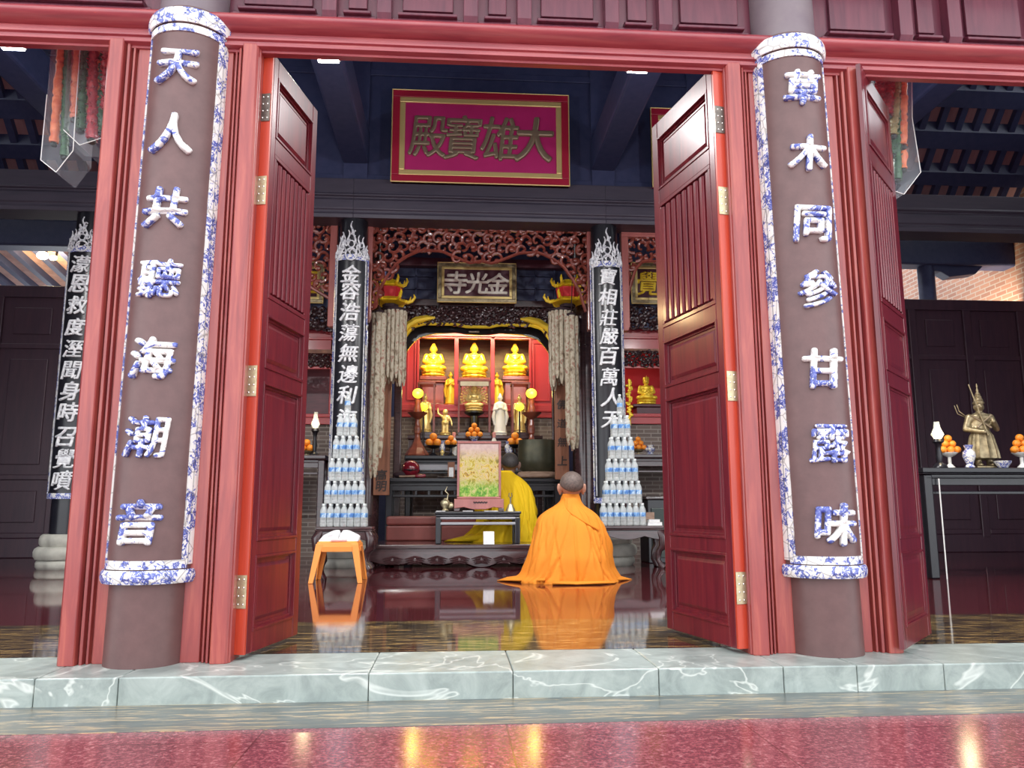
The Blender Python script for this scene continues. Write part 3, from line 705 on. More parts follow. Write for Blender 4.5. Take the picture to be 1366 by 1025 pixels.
# ================================================================== BETWEEN THE INNER COLUMNS
def X(px, Y, py=550): return at(px, py, Y).x
def Z(py, Y, px=640): return at(px, py, Y).z
class Box3:
    """shorthand: a box given by picture-measured edges at depth y0..y1"""
def pbox(b, px0, px1, py0, py1, y0, y1):
    m = (py0+py1)/2; b.box(X(px0, y0, m), X(px1, y0, m), y0, y1, Z(py1, y0, (px0+px1)/2), Z(py0, y0, (px0+px1)/2)); return b

def scrolls(b, inside, x0, x1, z0, z1, y, step, rad, n_extra=0, seed=1):
    """openwork carving: interlaced curled tendrils kept inside an outline"""
    rnd = random.Random(seed); nx = int((x1-x0)/step); nz = int((z1-z0)/step)
    for i in range(nx+1):
        for j in range(nz+1):
            cx = x0+(i+.5*(j % 2))*step; cz = z0+j*step
            if not inside(cx, cz): continue
            a0 = rnd.random()*6.28; sg = rnd.choice((-1, 1)); R = step*rnd.uniform(.55, .75)
            pts = []; rr = []
            for k in range(12):
                f = k/11; a = a0+sg*f*5.2; r = R*(1-0.72*f)
                x, z = cx+r*cos(a), cz+r*sin(a)
                x = min(max(x, x0), x1); z = min(max(z, z0-step*.6), z1)
                pts.append((x, y+0.012*sin(a*2)-0.012, z)); rr.append(rad*(1.15-0.5*f))
            b.tube(pts, rr, 6)
            if rnd.random() < 0.75: b.ell((cx+rnd.uniform(-.3, .3)*step, y-rad*.6, cz+rnd.uniform(-.3, .3)*step), rad*1.6, rad*1.2, rad*1.6, 8, 6)
    return b

YC = 5.62
def carved_screen(label, pxl, pxr, ytl, ytr, low, legs, seed, loc_px):
    xl, xr = X(pxl, YC, ytl), X(pxr, YC, ytr); zt = Z((ytl+ytr)/2, YC)
    t = thing('carved_screen', label, 'carved screen', ((xl+xr)/2, YC, Z(max(legs), YC)))
    L = t.location; w = 0.085
    b = MB(L); b.box(xl, xr, YC-.05, YC+.05, zt-.07, zt+.03); b.box(xl, xr, YC-.062, YC-.03, zt-.035, zt-.015); b.done('top_rail', 'frame', t, bevel=0.008)
    for x, leg, s in ((xl, legs[0], 1), (xr, legs[1], -1)):
        if leg:
            z = Z(leg, YC); x0, x1 = sorted((x, x+s*w))
            b = MB(L); b.yprism([(x0, zt-.07), (x1, zt-.07), (x1, z+.06), (x1-.02*s if s > 0 else x1, z), (x0, z), ] if s > 0 else [(x0, zt-.07), (x1, zt-.07), (x1, z), (x0, z), (x0, z+.06)], YC-.05, YC+.05); b.done('side_post', 'frame', t, bevel=0.008)
    zlo = lambda x: Z(low((x-xl)/(xr-xl)), YC)
    b = MB(L)
    scrolls(b, lambda x, z: z > zlo(x), xl+w*(1 if legs[0] else 0), xr-w*(1 if legs[1] else 0), zt-1.25, zt-.07, YC, 0.118, 0.021, seed=seed)
    # lower lip following the outline
    pts = [(xl+(xr-xl)*f, YC-.02, zlo(xl+(xr-xl)*f)) for f in [(.04 if legs[0] else 0)+((.96 if legs[1] else 1)-(.04 if legs[0] else 0))*i/40 for i in range(41)]]
    b.tube(pts, 0.020, 6)
    b.done('carved_fretwork', 'carved', t, smooth=True)
    return t
def lowmid(f):
    f = min(f, 1-f)   # outline of the pierced carving, as picture heights
    P = [(0, 420), (.035, 420), (.06, 392), (.09, 374), (.13, 356), (.17, 346), (.24, 336), (.33, 337), (.40, 346), (.45, 352), (.5, 349)]
    for (a, va), (b_, vb) in zip(P, P[1:]):
        if a <= f <= b_: return va+(vb-va)*(f-a)/(b_-a)
    return 349
carved_screen('carved red wood screen with pierced scrolls between the inner columns', 489, 791, 296, 304, lowmid, (432, 440), 3, 640)
def pw(f, P):
    for (a, va), (b_, vb) in zip(P, P[1:]):
        if a <= f <= b_: return va+(vb-va)*(f-a)/(b_-a)
    return P[-1][1]
def lowl(f): return pw(1-f, [(0, 405), (.08, 402), (.3, 388), (.45, 362), (.6, 342), (1, 338)])
def lowr(f): return pw(f, [(0, 412), (.05, 402), (.11, 376), (.17, 356), (.26, 345), (1, 343)])
carved_screen('carved red wood screen seen between left door leaf and left couplet', 340, 452, 288, 291, lowl, (0, 440), 5, 430)
carved_screen('carved red wood screen seen between right couplet and right door leaf', 827, 935, 304, 307, lowr, (440, 0), 6, 850)

# ---- the big sign over the beam
def sign(label, px0, px1, py0, py1, Y, chars, frame_m, field_m, trim_m, text_m, gh, gp, tilt=0.0, bold=0.02, fw=0.07, sx=1.0):
    x0, x1 = X(px0, Y, (py0+py1)/2), X(px1, Y, (py0+py1)/2); pc = (px0+px1)/2; z0, z1 = Z(py1, Y, pc), Z(py0, Y, pc)
    t = thing('sign_board', label, 'sign', ((x0+x1)/2, Y, z0)); w, h = x1-x0, z1-z0
    t.rotation_euler = (-tilt, 0, 0)
    b = MB(); b.box(-w/2, w/2, 0, .04, 0, h); b.done('board', field_m, t)
    b = MB(); b.frame(-w/2, w/2, 0, h, fw, -.03, .045); b.done('outer_frame', frame_m, t, bevel=0.006)
    b = MB(); b.frame(-w/2+fw, w/2-fw, fw, h-fw, fw*.75, -.022, .0); b.frame(-w/2-.008, w/2+.008, -.008, h+.008, .014, -.034, -.01); b.done('gilt_moulding', trim_m, t, bevel=0.008)
    n = len(chars)
    for i, ch in enumerate(chars):
        if ch == ' ': continue
        b = MB(); g = glyph(ch, 0.04, 0.0, 0.0, 0.12); x = gp[i]*w; H = gh*h
        b.mesh(g, lambda p, x=x: Vector((x+p.x*H*sx, -(p.z+.035)*H*.42, h/2+p.y*H))); b.done('character', text_m, t, smooth='all', remesh=H*.014, smth=3, fat=H*.018 if STROKES.get(ch, 1) < .5 else H*.03)
    return t
sign('large crimson sign board with gilt frame and four brown characters', 523, 758.5, 125, 246, YI-.22, '殿寶雄大', 'signred', 'magenta', 'goldtrim', 'goldbrown', .50, (-.30, -.105, .105, .30), tilt=-0.0, fw=0.085, sx=.80)
sign('crimson sign board mostly hidden behind the right door leaf', 869, 1010, 148, 252, YI-.22, '  ', 'signred', 'magenta', 'goldtrim', 'goldbrown', .5, (0, 0), fw=0.085)
# ---- second row: columns, header with small plaque, canopy arch
Y2 = 6.6
for px, lab in ((492, 'dark plum column left of the altar canopy'), (779, 'dark plum column right of the altar canopy')):
    x = X(px, Y2); b = MB(); b.lathe([(.155, 0), (.155, 3.0), (.15, 5.5)], (x, Y2, 0), 32); o = b.done('column', 'ebony', smooth=True, kind='structure'); o['label'] = lab; o['category'] = 'column'
Y3 = 7.05
hd = thing('altar_header', 'dark header wall with lattice windows above the altar canopy', 'wall', (X(640, Y3), Y3, Z(408, Y3)), kind='structure')
L = hd.location
pbox(MB(L), 470, 812, 300, 352, Y3-.05, Y3+.05).done('upper_board', 'dark', hd)
pbox(MB(L), 505, 775, 345, 356, Y3-.12, Y3).done('lit_rail', 'plaque', hd, bevel=.01)
pbox(MB(L), 515, 765, 352, 402, Y3+.02, Y3+.08).done('lattice_board', 'dark', hd)
b = MB(L)
for px in (527, 555, 580, 690, 715, 740): pbox(b, px-1.2, px+1.2, 354, 400, Y3-.02, Y3+.02)
for py in (368, 385): pbox(b, 527, 580, py-1, py+1, Y3-.02, Y3+.02); pbox(b, 690, 740, py-1, py+1, Y3-.02, Y3+.02)
b.done('lattice', 'dark', hd)
pbox(MB(L), 515, 765, 400, 409, Y3-.08, Y3+.05).done('lower_rail', 'ebony', hd, bevel=.008)
sign('small dark maroon plaque with three white characters and mottled gold frame', 584, 688, 352, 404, Y3-.2, '寺光金', 'bronze', 'plaque', 'goldtrim', 'letterwhite', .56, (-.27, 0, .27), fw=.05, bold=.03)

cn = thing('altar_canopy', 'dark carved altar canopy arch with gilded underside on two slim posts', 'altar canopy', (X(640, Y3), Y3, 0))
L = cn.location
for px in (531, 741):
    b = MB(L); x = X(px, Y3); b.box(x-.05, x+.05, Y3-.05, Y3+.05, 0, Z(408, Y3)); b.done('post', 'ebony', cn, bevel=.012)
x0, x1 = X(533, Y3), X(739, Y3); zt = Z(410, Y3); 
def lowarch(f):
    f = min(f, 1-f); P = [(0, 465), (.03, 450), (.08, 438), (.15, 434), (.36, 434), (.42, 437), (.5, 437)]
    for (a, va), (b_, vb) in zip(P, P[1:]):
        if a <= f <= b_: return va+(vb-va)*(f-a)/(b_-a)
    return 437
za = lambda x: Z(lowarch((x-x0)/(x1-x0)), Y3)
b = MB(L); scrolls(b, lambda x, z: z > za(x), x0, x1, zt-.75, zt, Y3-.02, .075, .019, seed=9); b.done('carved_frieze', 'ebony', cn, smooth=True)
xs_ = [x0+(x1-x0)*i/40 for i in range(41)]
MB(L).rings([[Vector((x, Y3+.0, zt)), Vector((x, Y3+.05, zt)), Vector((x, Y3+.05, za(x)+.03)), Vector((x, Y3+.0, za(x)+.03))] for x in xs_]).done('frieze_back', 'ebony', cn)
b = MB(L); b.tube([(x, Y3-.03, za(x)) for x in xs_], .022, 6)
for s in (0, 1):
    pts = [((x0+(x1-x0)*(f if s == 0 else 1-f)), Y3-.05, Z(p, Y3)) for f, p in ((.01, 447), (.05, 436), (.1, 430), (.16, 427), (.22, 426))]
    b.tube(pts, [.03, .05, .055, .045, .015], 8)
b.done('gilded_edge', 'gold', cn, smooth=True)
# inner valance in front of the cabinet
Y4 = 7.28
b = MB(L); xa, xb = X(536, Y4), X(738, Y4)
def lv(f):
    f = min(f, 1-f); P = [(0, 490), (.02, 472), (.05, 462), (.1, 452), (.2, 446), (.35, 444), (.42, 446), (.5, 447)]
    for (a, va), (b_, vb) in zip(P, P[1:]):
        if a <= f <= b_: return va+(vb-va)*(f-a)/(b_-a)
    return 447
b.rings([[Vector((x, Y4, Z(415, Y4))), Vector((x, Y4+.05, Z(415, Y4))), Vector((x, Y4+.05, Z(lv((x-xa)/(xb-xa)), Y4))), Vector((x, Y4, Z(lv((x-xa)/(xb-xa)), Y4)))] for x in [xa+(xb-xa)*i/48 for i in range(49)]])
b.done('inner_valance', 'black', cn)
b = MB(L)
for i in range(5):
    for j in range(2): b.ell((X(628+i*2.6-(.5)*j+(-1), Y4), Y4-.01, Z(437+j*6, Y4)), .022, .01, .012, 8, 6)
b.done('pearl_flower', 'white', cn, smooth=True)

# ================================================================== RED CABINET WITH THREE BUDDHAS
YB = 8.1
cb = thing('altar_cabinet', 'bright red altar cabinet with three lit bays on a brick base', 'altar cabinet', (X(640, YB), YB, 0)); L = cb.location
MB(L).box(X(520, YB), X(752, YB), YB, YB+1.0, 0, Z(557, YB)).done('brick_base', 'greybrick', cb)
b = MB(L); pbox(b, 534, 742, 546, 549, YB-.05, YB+.1); pbox(b, 534, 742, 540, 556, YB-.02, YB+.9); pbox(b, 534, 742, 553, 557, YB-.06, YB+.1); b.done('bottom_rail', 'redniche', cb, bevel=.006)
b = MB(L); pbox(b, 536, 740, 430, 452, YB-.02, YB+.06); pbox(b, 555, 710, 447, 449, YB-.05, YB+.06); b.done('top_rail', 'redniche', cb, bevel=.004)
for p0, p1 in ((606, 611.5), (654.5, 660)):
    b = MB(L); pbox(b, p0, p1, 450, 542, YB-.02, YB+.06); b.done('mullion', 'redniche', cb, bevel=.006)
for p0, p1, q in ((536, 559, 1), (706, 740, -1)):
    b = MB(L); pbox(b, p0, p1, 440, 542, YB, YB+.05)
    pi0, pi1 = (p0+6, p1-5) if q > 0 else (p0+5, p1-6)
    b.frame(X(pi0, YB), X(pi1, YB), Z(535, YB), Z(456, YB), .025, YB-.018, YB); pbox(b, p1-3 if q > 0 else p0, p1 if q > 0 else p0+3, 450, 542, YB-.03, YB)
    b.done('side_panel', 'redniche', cb, bevel=.004)
M['planks'] = ntex('grey_brown_niche_planks', [(0.3, (0.10, 0.06, 0.05)), (0.7, (0.22, 0.14, 0.11))], 4, (0.8, 1, 9), 0.6)
MB(L).box(X(530, YB), X(745, YB), YB+.95, YB+1.0, Z(556, YB), Z(425, YB)).done('back_wall', 'planks', cb)
MB(L).box(X(530, YB), X(745, YB), YB+.06, YB+1.0, Z(436, YB), Z(425, YB)).done('canopy_board', 'redniche', cb)
for px in (531, 741): MB(L).box(X(px, YB)-.02, X(px, YB)+.02, YB+.05, YB+1.0, Z(556, YB), Z(425, YB)).done('end_wall', 'redniche', cb)

def lotus(t, r, z0, h, m='gold', n=14):
    b = MB()
    b.lathe([(r*.86, z0), (r*1.0, z0+h*.25), (r*.98, z0+h*.45), (r*.8, z0+h*.5), (r*.98, z0+h*.6), (r*1.02, z0+h*.85), (r*.85, z0+h), (0.001, z0+h)], n=n*4, fn=lambda a, z: 1-.07*abs(sin(a*n/2))**3)
    return b.done('lotus_base', m, t, smooth=True)
def seated(label, loc, h, m='gold', cat='statue', crown=False, halo=None, name='buddha_statue', rz=0, arms=0):
    t = thing(name, label, cat, loc, rz); k = h
    lotus(t, .30*k, 0, .17*k, m)
    def P(x, y, z): return (x*k, y*k, z*k)
    def R(*a): return tuple(q*k for q in a)
    p = [('e', P(0, .0, .24), R(.27, .21, .085)), ('e', P(.21, -.06, .235), R(.13, .14, .075)), ('e', P(-.21, -.06, .235), R(.13, .14, .075)), ('e', P(0, -.16, .25), R(.2, .07, .06)),
         ('e', P(0, .03, .42), R(.16, .12, .2)), ('e', P(0, .03, .56), R(.185, .105, .085)), ('c', P(0, .02, .6), P(0, .01, .7), .055*k, .05*k)]
    for s in (-1, 1):
        p += [('c', P(s*.18, .03, .57), P(s*.235, -.02, .41), .068*k, .058*k), ('c', P(s*.235, -.02, .41), P(s*.06, -.17, .34), .055*k, .042*k), ('e', P(s*.05, -.19, .335), R(.06, .045, .03))]
        p += [('e', P(s*.085, .01, .735), R(.016, .025, .05))]
    p += [('e', P(0, -.005, .75), R(.085, .095, .112)), ('e', P(0, -.098, .742), R(.014, .02, .025)), ('e', P(0, .012, .855), R(.05, .05, .05))]
    if crown:
        for i in range(7): a = pi*(i/6)+pi; p.append(('c', P(.085*cos(a), .08*sin(a)+.01, .80), P(.095*cos(a), .09*sin(a)+.01, .90+(.05 if i == 3 else 0)), .022*k, .010*k))
    blob(p, max(.008, .016*k), 'body', m, t, 2)
    b = MB()
    for s in (-1, 1):
        b.tube([P(s*.15, -.05, .60), P(s*.05, -.11, .50), P(-s*.06, -.13, .40)], .014*k, 6)
    b.done('robe_edge', m, t, smooth=True)
    b = MB()
    for s in (-1, 1): b.ell(P(s*.034, -.086, .765), .016*k, .008*k, .007*k, 8, 6)
    b.ell(P(0, -.094, .705), .02*k, .008*k, .006*k, 8, 6)
    b.done('face_lines', 'goldbrown' if m != 'white' else 'letterdark', t, smooth=True)
    if halo:
        b = MB(); b.rings([[P(halo*cos(a), .1, .75+halo*sin(a)) for a in [2*pi*i/28 for i in range(28)]], [P(halo*cos(a), .12, .75+halo*sin(a)) for a in [2*pi*i/28 for i in range(28)]]]); b.done('halo', m, t)
    if arms:
        b = MB()
        for ring, n, r1 in ((0, 15, .36), (1, 19, .45)):
            for i in range(n):
                a = -0.35+(pi+.7)*i/(n-1); c = .50
                q0 = P(.1*cos(a), .07+ring*.03, c+.1*sin(a)); q1 = P(r1*cos(a), .05+ring*.03, c+r1*sin(a))
                b.tube([q0, q1], [.026*k, .018*k], 6); b.ell(q1, .036*k, .022*k, .036*k, 8, 6)
        b.done('radiating_arms', m, t, smooth=True)
    return t
def standing(label, loc, h, m='gold', cat='statue', name='standing_statue', rz=0, base='lotus', vase=False):
    t = thing(name, label, cat, loc, rz); k = h
    P = lambda x, y, z: (x*k, y*k, z*k)
    if base: lotus(t, .17*k, 0, .09*k, m, 10)
    b = MB()
    b.lathe([(.145*k, .085*k), (.15*k, .12*k), (.125*k, .3*k), (.115*k, .45*k), (.10*k, .56*k), (.115*k, .66*k), (.125*k, .74*k), (.09*k, .79*k), (.04*k, .815*k)], n=36, sy=.78, fn=lambda a, z: 1+.05*sin(9*a+z*12/k)*(1 if z < .6*k else .3))
    b.done('robe', m, t, smooth=True)
    p = [('c', P(0, 0, .78), P(0, 0, .85), .036*k, .034*k), ('e', P(0, -.005, .895), (.055*k, .06*k, .072*k)), ('e', P(0, .02, .975), (.032*k, .032*k, .04*k)), ('e', P(0, -.066, .89), (.009*k, .013*k, .016*k))]
    for s in (-1, 1):
        p += [('c', P(s*.105, 0, .74), P(s*.14, -.02, .60), .042*k, .04*k), ('c', P(s*.14, -.02, .60), P(s*.035, -.12, .63), .038*k, .026*k), ('e', P(s*.03, -.13, .645), (.03*k, .022*k, .035*k)), ('e', P(s*.057, 0, .89), (.01*k, .015*k, .03*k))]
    blob(p, max(.006, .014*k), 'body', m, t, 2)
    b = MB()
    for s in (-1, 1): b.tube([P(s*.13, -.03, .60), P(s*.16, -.03, .45), P(s*.13, -.03, .25)], [.03*k, .045*k, .02*k], 8)
    b.done('hanging_sleeve', m, t, smooth=True)
    return t
YBs = YB+.5
def at3(px, py, Y): return tuple(at(px, py, Y))
ped = {}
for px, pw, ptop, w in ((578, 18, 504, 'left'), (632.5, 22, 506, 'middle'), (687, 18, 504, 'right')):
    t = thing('statue_pedestal', 'red brown waisted pedestal under the %s golden buddha' % w, 'pedestal', (X(px, YBs, 520), YBs, Z(540, YB))); hh = Z(ptop, YBs, px)-t.location.z; rw = pw*mpp(YBs)
    b = MB(); b.box(-rw, rw, -.16, .16, hh-.06, hh); b.box(-rw*1.05, rw*1.05, -.17, .17, hh-.10, hh-.07); b.done('top_slab', 'carved', t, bevel=.008)
    b = MB(); b.box(-rw*.8, rw*.8, -.12, .12, .06, hh-.1); b.done('waist', 'frame', t, bevel=.008)
    b = MB(); b.box(-rw, rw, -.16, .16, 0, .06); b.done('foot', 'carved', t, bevel=.008)
    ped[w] = (X(px, YBs, 500), t.location.z+hh)
seated('golden seated buddha in the left lit bay of the red cabinet', (ped['left'][0], YBs, ped['left'][1]), .60)
seated('golden seated buddha in the middle lit bay of the red cabinet', (ped['middle'][0], YBs, ped['middle'][1]), .64)
seated('golden seated buddha in the right lit bay of the red cabinet', (ped['right'][0], YBs, ped['right'][1]), .60)
ZC = Z(540, YB)
standing('pale gold robed figure standing between the left and middle buddhas', (X(601, YB+.22, 515), YB+.22, ZC), .52, 'gold')
standing('pale gold robed figure standing between the middle and right buddhas', (X(663, YB+.22, 515), YB+.22, ZC), .52, 'gold')
for px in (578, 632.5, 687):
    lamp('niche_spot', 'SPOT', (X(px, YB+.30, 445), YB+.16, Z(452, YB+.1)), 30, (1.0, .76, .36), .05, (X(px, YBs, 490), YBs+.05, Z(490, YBs)), 1.7)
    b = MB(); x = X(px, YB+.16, 445); b.lathe([(.03, Z(452, YB+.1)+.02), (.045, Z(452, YB+.1)+.06), (.045, Z(437.2, YB))], (x, YB+.16, 0), 14)
    b.done('spotlight', 'black', smooth=True, label='small spotlight above the %s buddha' % {578: 'left', 632.5: 'middle', 687: 'right'}[px], cat='spotlight', group='cabinet spotlights')

# ================================================================== ALTAR TABLES
def long_table(label, px0, px1, ytop, yback, Yf, m='black', z0=0.0, legs=2, name='altar_table', lattice=True, cat='table', low=None):
    x0, x1 = X(px0, Yf, ytop), X(px1, Yf, ytop); z = Z(ytop, Yf, (px0+px1)/2)
    t = thing(name, label, cat, ((x0+x1)/2, Yf, z0)); w = x1-x0; h = z-z0; D = yback-Yf
    b = MB(); b.box(-w/2, w/2, 0, D, h-.045, h); b.box(-w/2-.01, w/2+.01, -.012, D, h-.06, h-.048); b.done('table_top', m, t, bevel=.008)
    b = MB(); b.box(-w/2+.03, w/2-.03, .02, .05, h-.16, h-.06); b.box(-w/2+.03, w/2-.03, .01, .05, h-.10, h-.085); b.done('apron', m, t, bevel=.006)
    lx = .04
    for sx in (-1, 1):
        for y in (.05, D-.05):
            b = MB(); b.box(sx*(w/2-.05)-lx, sx*(w/2-.05)+lx, y-lx, y+lx, 0, h-.06); b.done('leg', m, t, bevel=.012)
    b = MB(); b.box(-w/2+.09, w/2-.09, .03, .055, h-.24, h-.21); b.done('stretcher', m, t, bevel=.006)
    b = MB()
    if lattice:
        n = max(3, int(w/.16))
        for i in range(1, n): xx = -w/2+.06+(w-.12)*i/n; b.box(xx-.012, xx+.012, .03, .05, h-.21, h-.16)
        b.done('apron_strut', m, t)
    return t, z
TA, zA = long_table('long black lacquered altar table holding wooden drum and bronze bowl', 514, 749, 638, 6.97, 6.62)
TB, zB = long_table('black offering table with grey edge behind the wooden drum', 540, 738, 608, 7.55, 7.13)
b = MB(); b.box(-X(738, 7.12)/2+X(540, 7.12)/2+.05, X(738, 7.12)/2-X(540, 7.12)/2-.05, -.02, .0, zB-.20, zB-.12); b.done('grey_moulding', 'greyband', TB, bevel=.01, label='silver grey moulding strip')
TC, zC = long_table('narrow dark upper offering table in front of the brick base', 543, 724, 581, 7.98, 7.62, 'ebony', lattice=False)

# wooden fish drum with clapper
p = at(548, 620, 6.8); r = .118
t = thing('wooden_drum', 'round glossy maroon wooden drum at left end of the black altar table', 'drum', (p.x, 6.82, zA))
b = MB(); b.ell((0, 0, r*1.0), r, r, r, 28, 20); b.done('body', 'maroon', t, smooth=True)
b = MB(); b.tube([(-.08, -.085, r*.95), (0, -.118, r*.85), (.08, -.085, r*.95)], [.008, .014, .008], 8); b.tube([(0, -.1, r*1.1), (.0, -.113, r*.95)], .01, 8); b.done('slot', 'black', t, smooth=True)
b = MB(); b.ell((-.11, -.02, .05), .12, .06, .05, 14, 8); b.done('cushion', 'darkcloth', t, smooth=True)
pm = at(560, 634, 6.66)
t = thing('drum_mallet', 'wooden mallet with padded maroon head lying before the maroon drum', 'mallet', (pm.x, 6.68, zA+.026))
b = MB(); b.tube([(-.26, 0, -.006), (-.05, 0, 0)], [.012, .016], 8); b.done('handle', 'log', t, smooth=True)
b = MB(); b.tube([(-.06, 0, 0), (-.04, 0, 0), (.06, 0, 0), (.075, 0, 0)], [.018, .026, .026, .016], 12); b.done('head', 'maroon', t, smooth=True)
pt = at(594, 637, 6.66); t = MB(); t.lathe([(.05, 0), (.10, .012), (.11, .016), (.10, .018), (.001, .012)], (0, 0, 0), 24); t.done('plate', 'white', loc=(pt.x, 6.72, zA), smooth=True, label='flat white plate lying on the black altar table', cat='plate')
# bronze bowl bell
pb = at(717, 610, 6.8); rb = .255; hb = Z(587, 6.8, 717)-zA-.075
t = thing('bowl_bell', 'large green bronze bowl bell at right end of the black altar table', 'bell', (pb.x, 6.82, zA))
b = MB(); b.tube([(rb*.86*cos(a), rb*.62*sin(a), .045) for a in [2*pi*i/30 for i in range(31)]], .045, 10); b.done('ring_cushion', 'log', t, smooth=True)
b = MB(); z = .07
b.lathe([(.03, z), (rb*.7, z+.006), (rb*.92, z+.05), (rb*1.0, z+hb*.4), (rb*1.0, z+hb*.7), (rb*.96, z+hb*.97), (rb*.97, z+hb), (rb*.93, z+hb), (rb*.93, z+hb*.5), (rb*.6, z+.04), (.02, z+.03)], n=48, sy=.72); b.done('bowl', 'bellgreen', t, smooth=True)
pl = at(714, 632, 6.62); t = MB(); t.tube([(-.2, 0, 0), (-.18, 0, 0), (.16, 0, 0), (.18, 0, 0)], [.02, .028, .03, .022], 12); t.done('bell_striker', 'log', loc=(pl.x, 6.60, zA+.03), smooth=True, label='thick grey brown wooden striker before the bronze bowl bell', cat='striker')
pg = at(602, 617, 6.95); t = thing('message_card', 'small yellow card frame standing on the black altar table', 'card', (pg.x, 6.93, zA))
b = MB(); b.box(-.045, .045, 0, .015, 0, .22); b.done('card', 'plank', t); b = MB(); b.box(-.03, .03, -.004, 0, .02, .15); b.done('sheet', 'paper', t)

# lamp stands with yellow globes
def globe_lamp(px, lab):
    z0 = zB; Yq = 7.37; s = mpp(Yq); x = X(px, Yq, 560)
    t = thing('lamp_stand', lab, 'lamp', (x, Yq, z0)); zz = lambda py: Z(py, Yq, px)-z0
    b = MB(); b.lathe([(.16, 0), (.17, .02), (.16, .035), (.10, zz(598)), (.055, zz(590)), (.035, zz(584)), (.03, zz(580)), (.045, zz(578)), (.05, zz(571)), (.04, zz(568)), (.03, zz(560))], n=8); b.done('turned_post', 'brownlamp', t, bevel=.004)
    b = MB(); b.lathe([(.03, zz(560)), (.07, zz(557)), (.13, zz(552)), (.14, zz(551)), (.06, zz(551.5)), (.05, zz(545)), (.035, zz(538)), (.05, zz(533))], n=20); b.done('bowl', 'brownlamp', t, smooth=True)
    b = MB(); b.ell((0, 0, zz(525)), 7.3*s, 7.3*s, 6.6*s, 20, 14); b.done('globe', 'globe', t, smooth=True)
    lamp('globe_light', 'POINT', (x, Yq-.12, z0+zz(525)), 2.5, (1, .75, .2), .06)
globe_lamp(557, 'brown turned lamp stand with yellow globe left on the offering table')
globe_lamp(709, 'brown turned lamp stand with yellow globe right behind the bronze bell')

# display cases and the statues in them
def case(px0, px1, py0, py1, Yq, lab, title=False):
    x0, x1 = X(px0, Yq, 540), X(px1, Yq, 540); z0 = zC; z1 = Z(py0, Yq, (px0+px1)/2)
    t = thing('display_case', lab, 'display case', ((x0+x1)/2, Yq, z0)); w = x1-x0; h = z1-z0; D = .26
    b = MB(); b.box(-w/2, w/2, 0, D, 0, .05); b.done('base', 'ebony', t, bevel=.006)
    for sx in (-1, 1):
        for y in (.012, D-.012): b = MB(); b.box(sx*(w/2-.012)-.012, sx*(w/2-.012)+.012, y-.012, y+.012, .05, h-.03); b.done('post', 'carved', t)
    b = MB(); b.box(-w/2-.01, w/2+.01, -.01, D+.01, h-.03, h); b.done('top', 'carved', t, bevel=.004)
    if title: b = MB(); b.box(-w/2+.03, w/2-.03, -.014, -.008, h-.10, h-.035); b.done('title_strip', 'stone', t, label='pale title strip')
    return t
case(611, 654.5, 506, 578, 7.68, 'brown framed open case around the many armed statue', True)
case(557, 580, 510, 578, 7.66, 'narrow brown framed case behind the left yellow globe')
case(683, 707, 510, 578, 7.66, 'narrow brown framed case behind the right yellow globe')
zcs = zC+.05
t = thing('statue_pedestal', 'black footed stand under the many armed statue', 'pedestal', (X(632.5, 7.8, 555), 7.8, zcs)); hp = Z(550, 7.8)-zcs
b = MB(); b.lathe([(.13, 0), (.13, .03), (.07, .06), (.06, hp-.06), (.14, hp-.02), (.14, hp)], n=24); b.done('turned_body', 'black', t, smooth=True)
seated('golden many armed statue with fan of arms in the middle case', (X(632.5, 7.8, 530), 7.8, zcs+hp), .42, 'goldtrim', arms=1, crown=True, name='many_armed_statue')
standing('slim gold figure in the narrow case behind the left yellow globe', (X(567, 7.8, 540), 7.8, zcs), .56, 'goldtrim')
standing('slim gold figure in the narrow case behind the right yellow globe', (X(693, 7.8, 540), 7.8, zcs), .56, 'goldtrim')
standing('white porcelain robed figure standing right of the many armed statue', (X(667.5, 7.66, 550), 7.72, zC), Z(525, 7.7, 667)-zC, 'white', name='porcelain_figure')
# small golden child figure
t = thing('child_statue', 'small golden standing child statue with one arm raised', 'statue', (X(594, 7.66, 560), 7.70, zC)); k = Z(545, 7.7, 594)-zC
P = lambda x, y, z: (x*k, y*k, z*k)
lotus(t, .2*k, 0, .12*k, 'goldtrim', 8)
blob([('c', P(-.07, 0, .12), P(-.06, 0, .42), .06*k, .07*k), ('c', P(.07, 0, .12), P(.06, 0, .42), .06*k, .07*k), ('e', P(0, 0, .48), (.14*k, .11*k, .1*k)), ('e', P(0, 0, .62), (.12*k, .10*k, .14*k)), ('e', P(0, 0, .86), (.10*k, .11*k, .12*k)),
      ('c', P(-.12, 0, .70), P(-.26, -.03, .80), .05*k, .04*k), ('c', P(-.26, -.03, .80), P(-.27, -.03, 1.0), .04*k, .03*k), ('c', P(.12, 0, .70), P(.22, -.02, .52), .05*k, .04*k), ('c', P(.22, -.02, .52), P(.24, -.05, .36), .04*k, .03*k)], .010, 'body', 'goldtrim', t, 2)
for px in (565, 693):
    t = thing('lotus_lamp', 'small glowing yellow lotus lamp low before the %s yellow globe' % ('left' if px < 600 else 'right'), 'lamp', (X(px, 7.5, 545), 7.50, zB)); hh = Z(543, 7.5, px)-zB
    b = MB(); b.lathe([(.05, 0), (.05, .02), (.012, .04), (.012, hh-.06), (.04, hh-.05)], n=12); b.done('stem', 'black', t, smooth=True)
    b = MB(); b.lathe([(.02, hh-.06), (.055, hh-.03), (.062, hh), (.05, hh+.035), (.02, hh+.055)], n=32, fn=lambda a, z: 1-.1*abs(sin(4*a))); b.done('lotus_shade', 'globe', t, smooth=True)

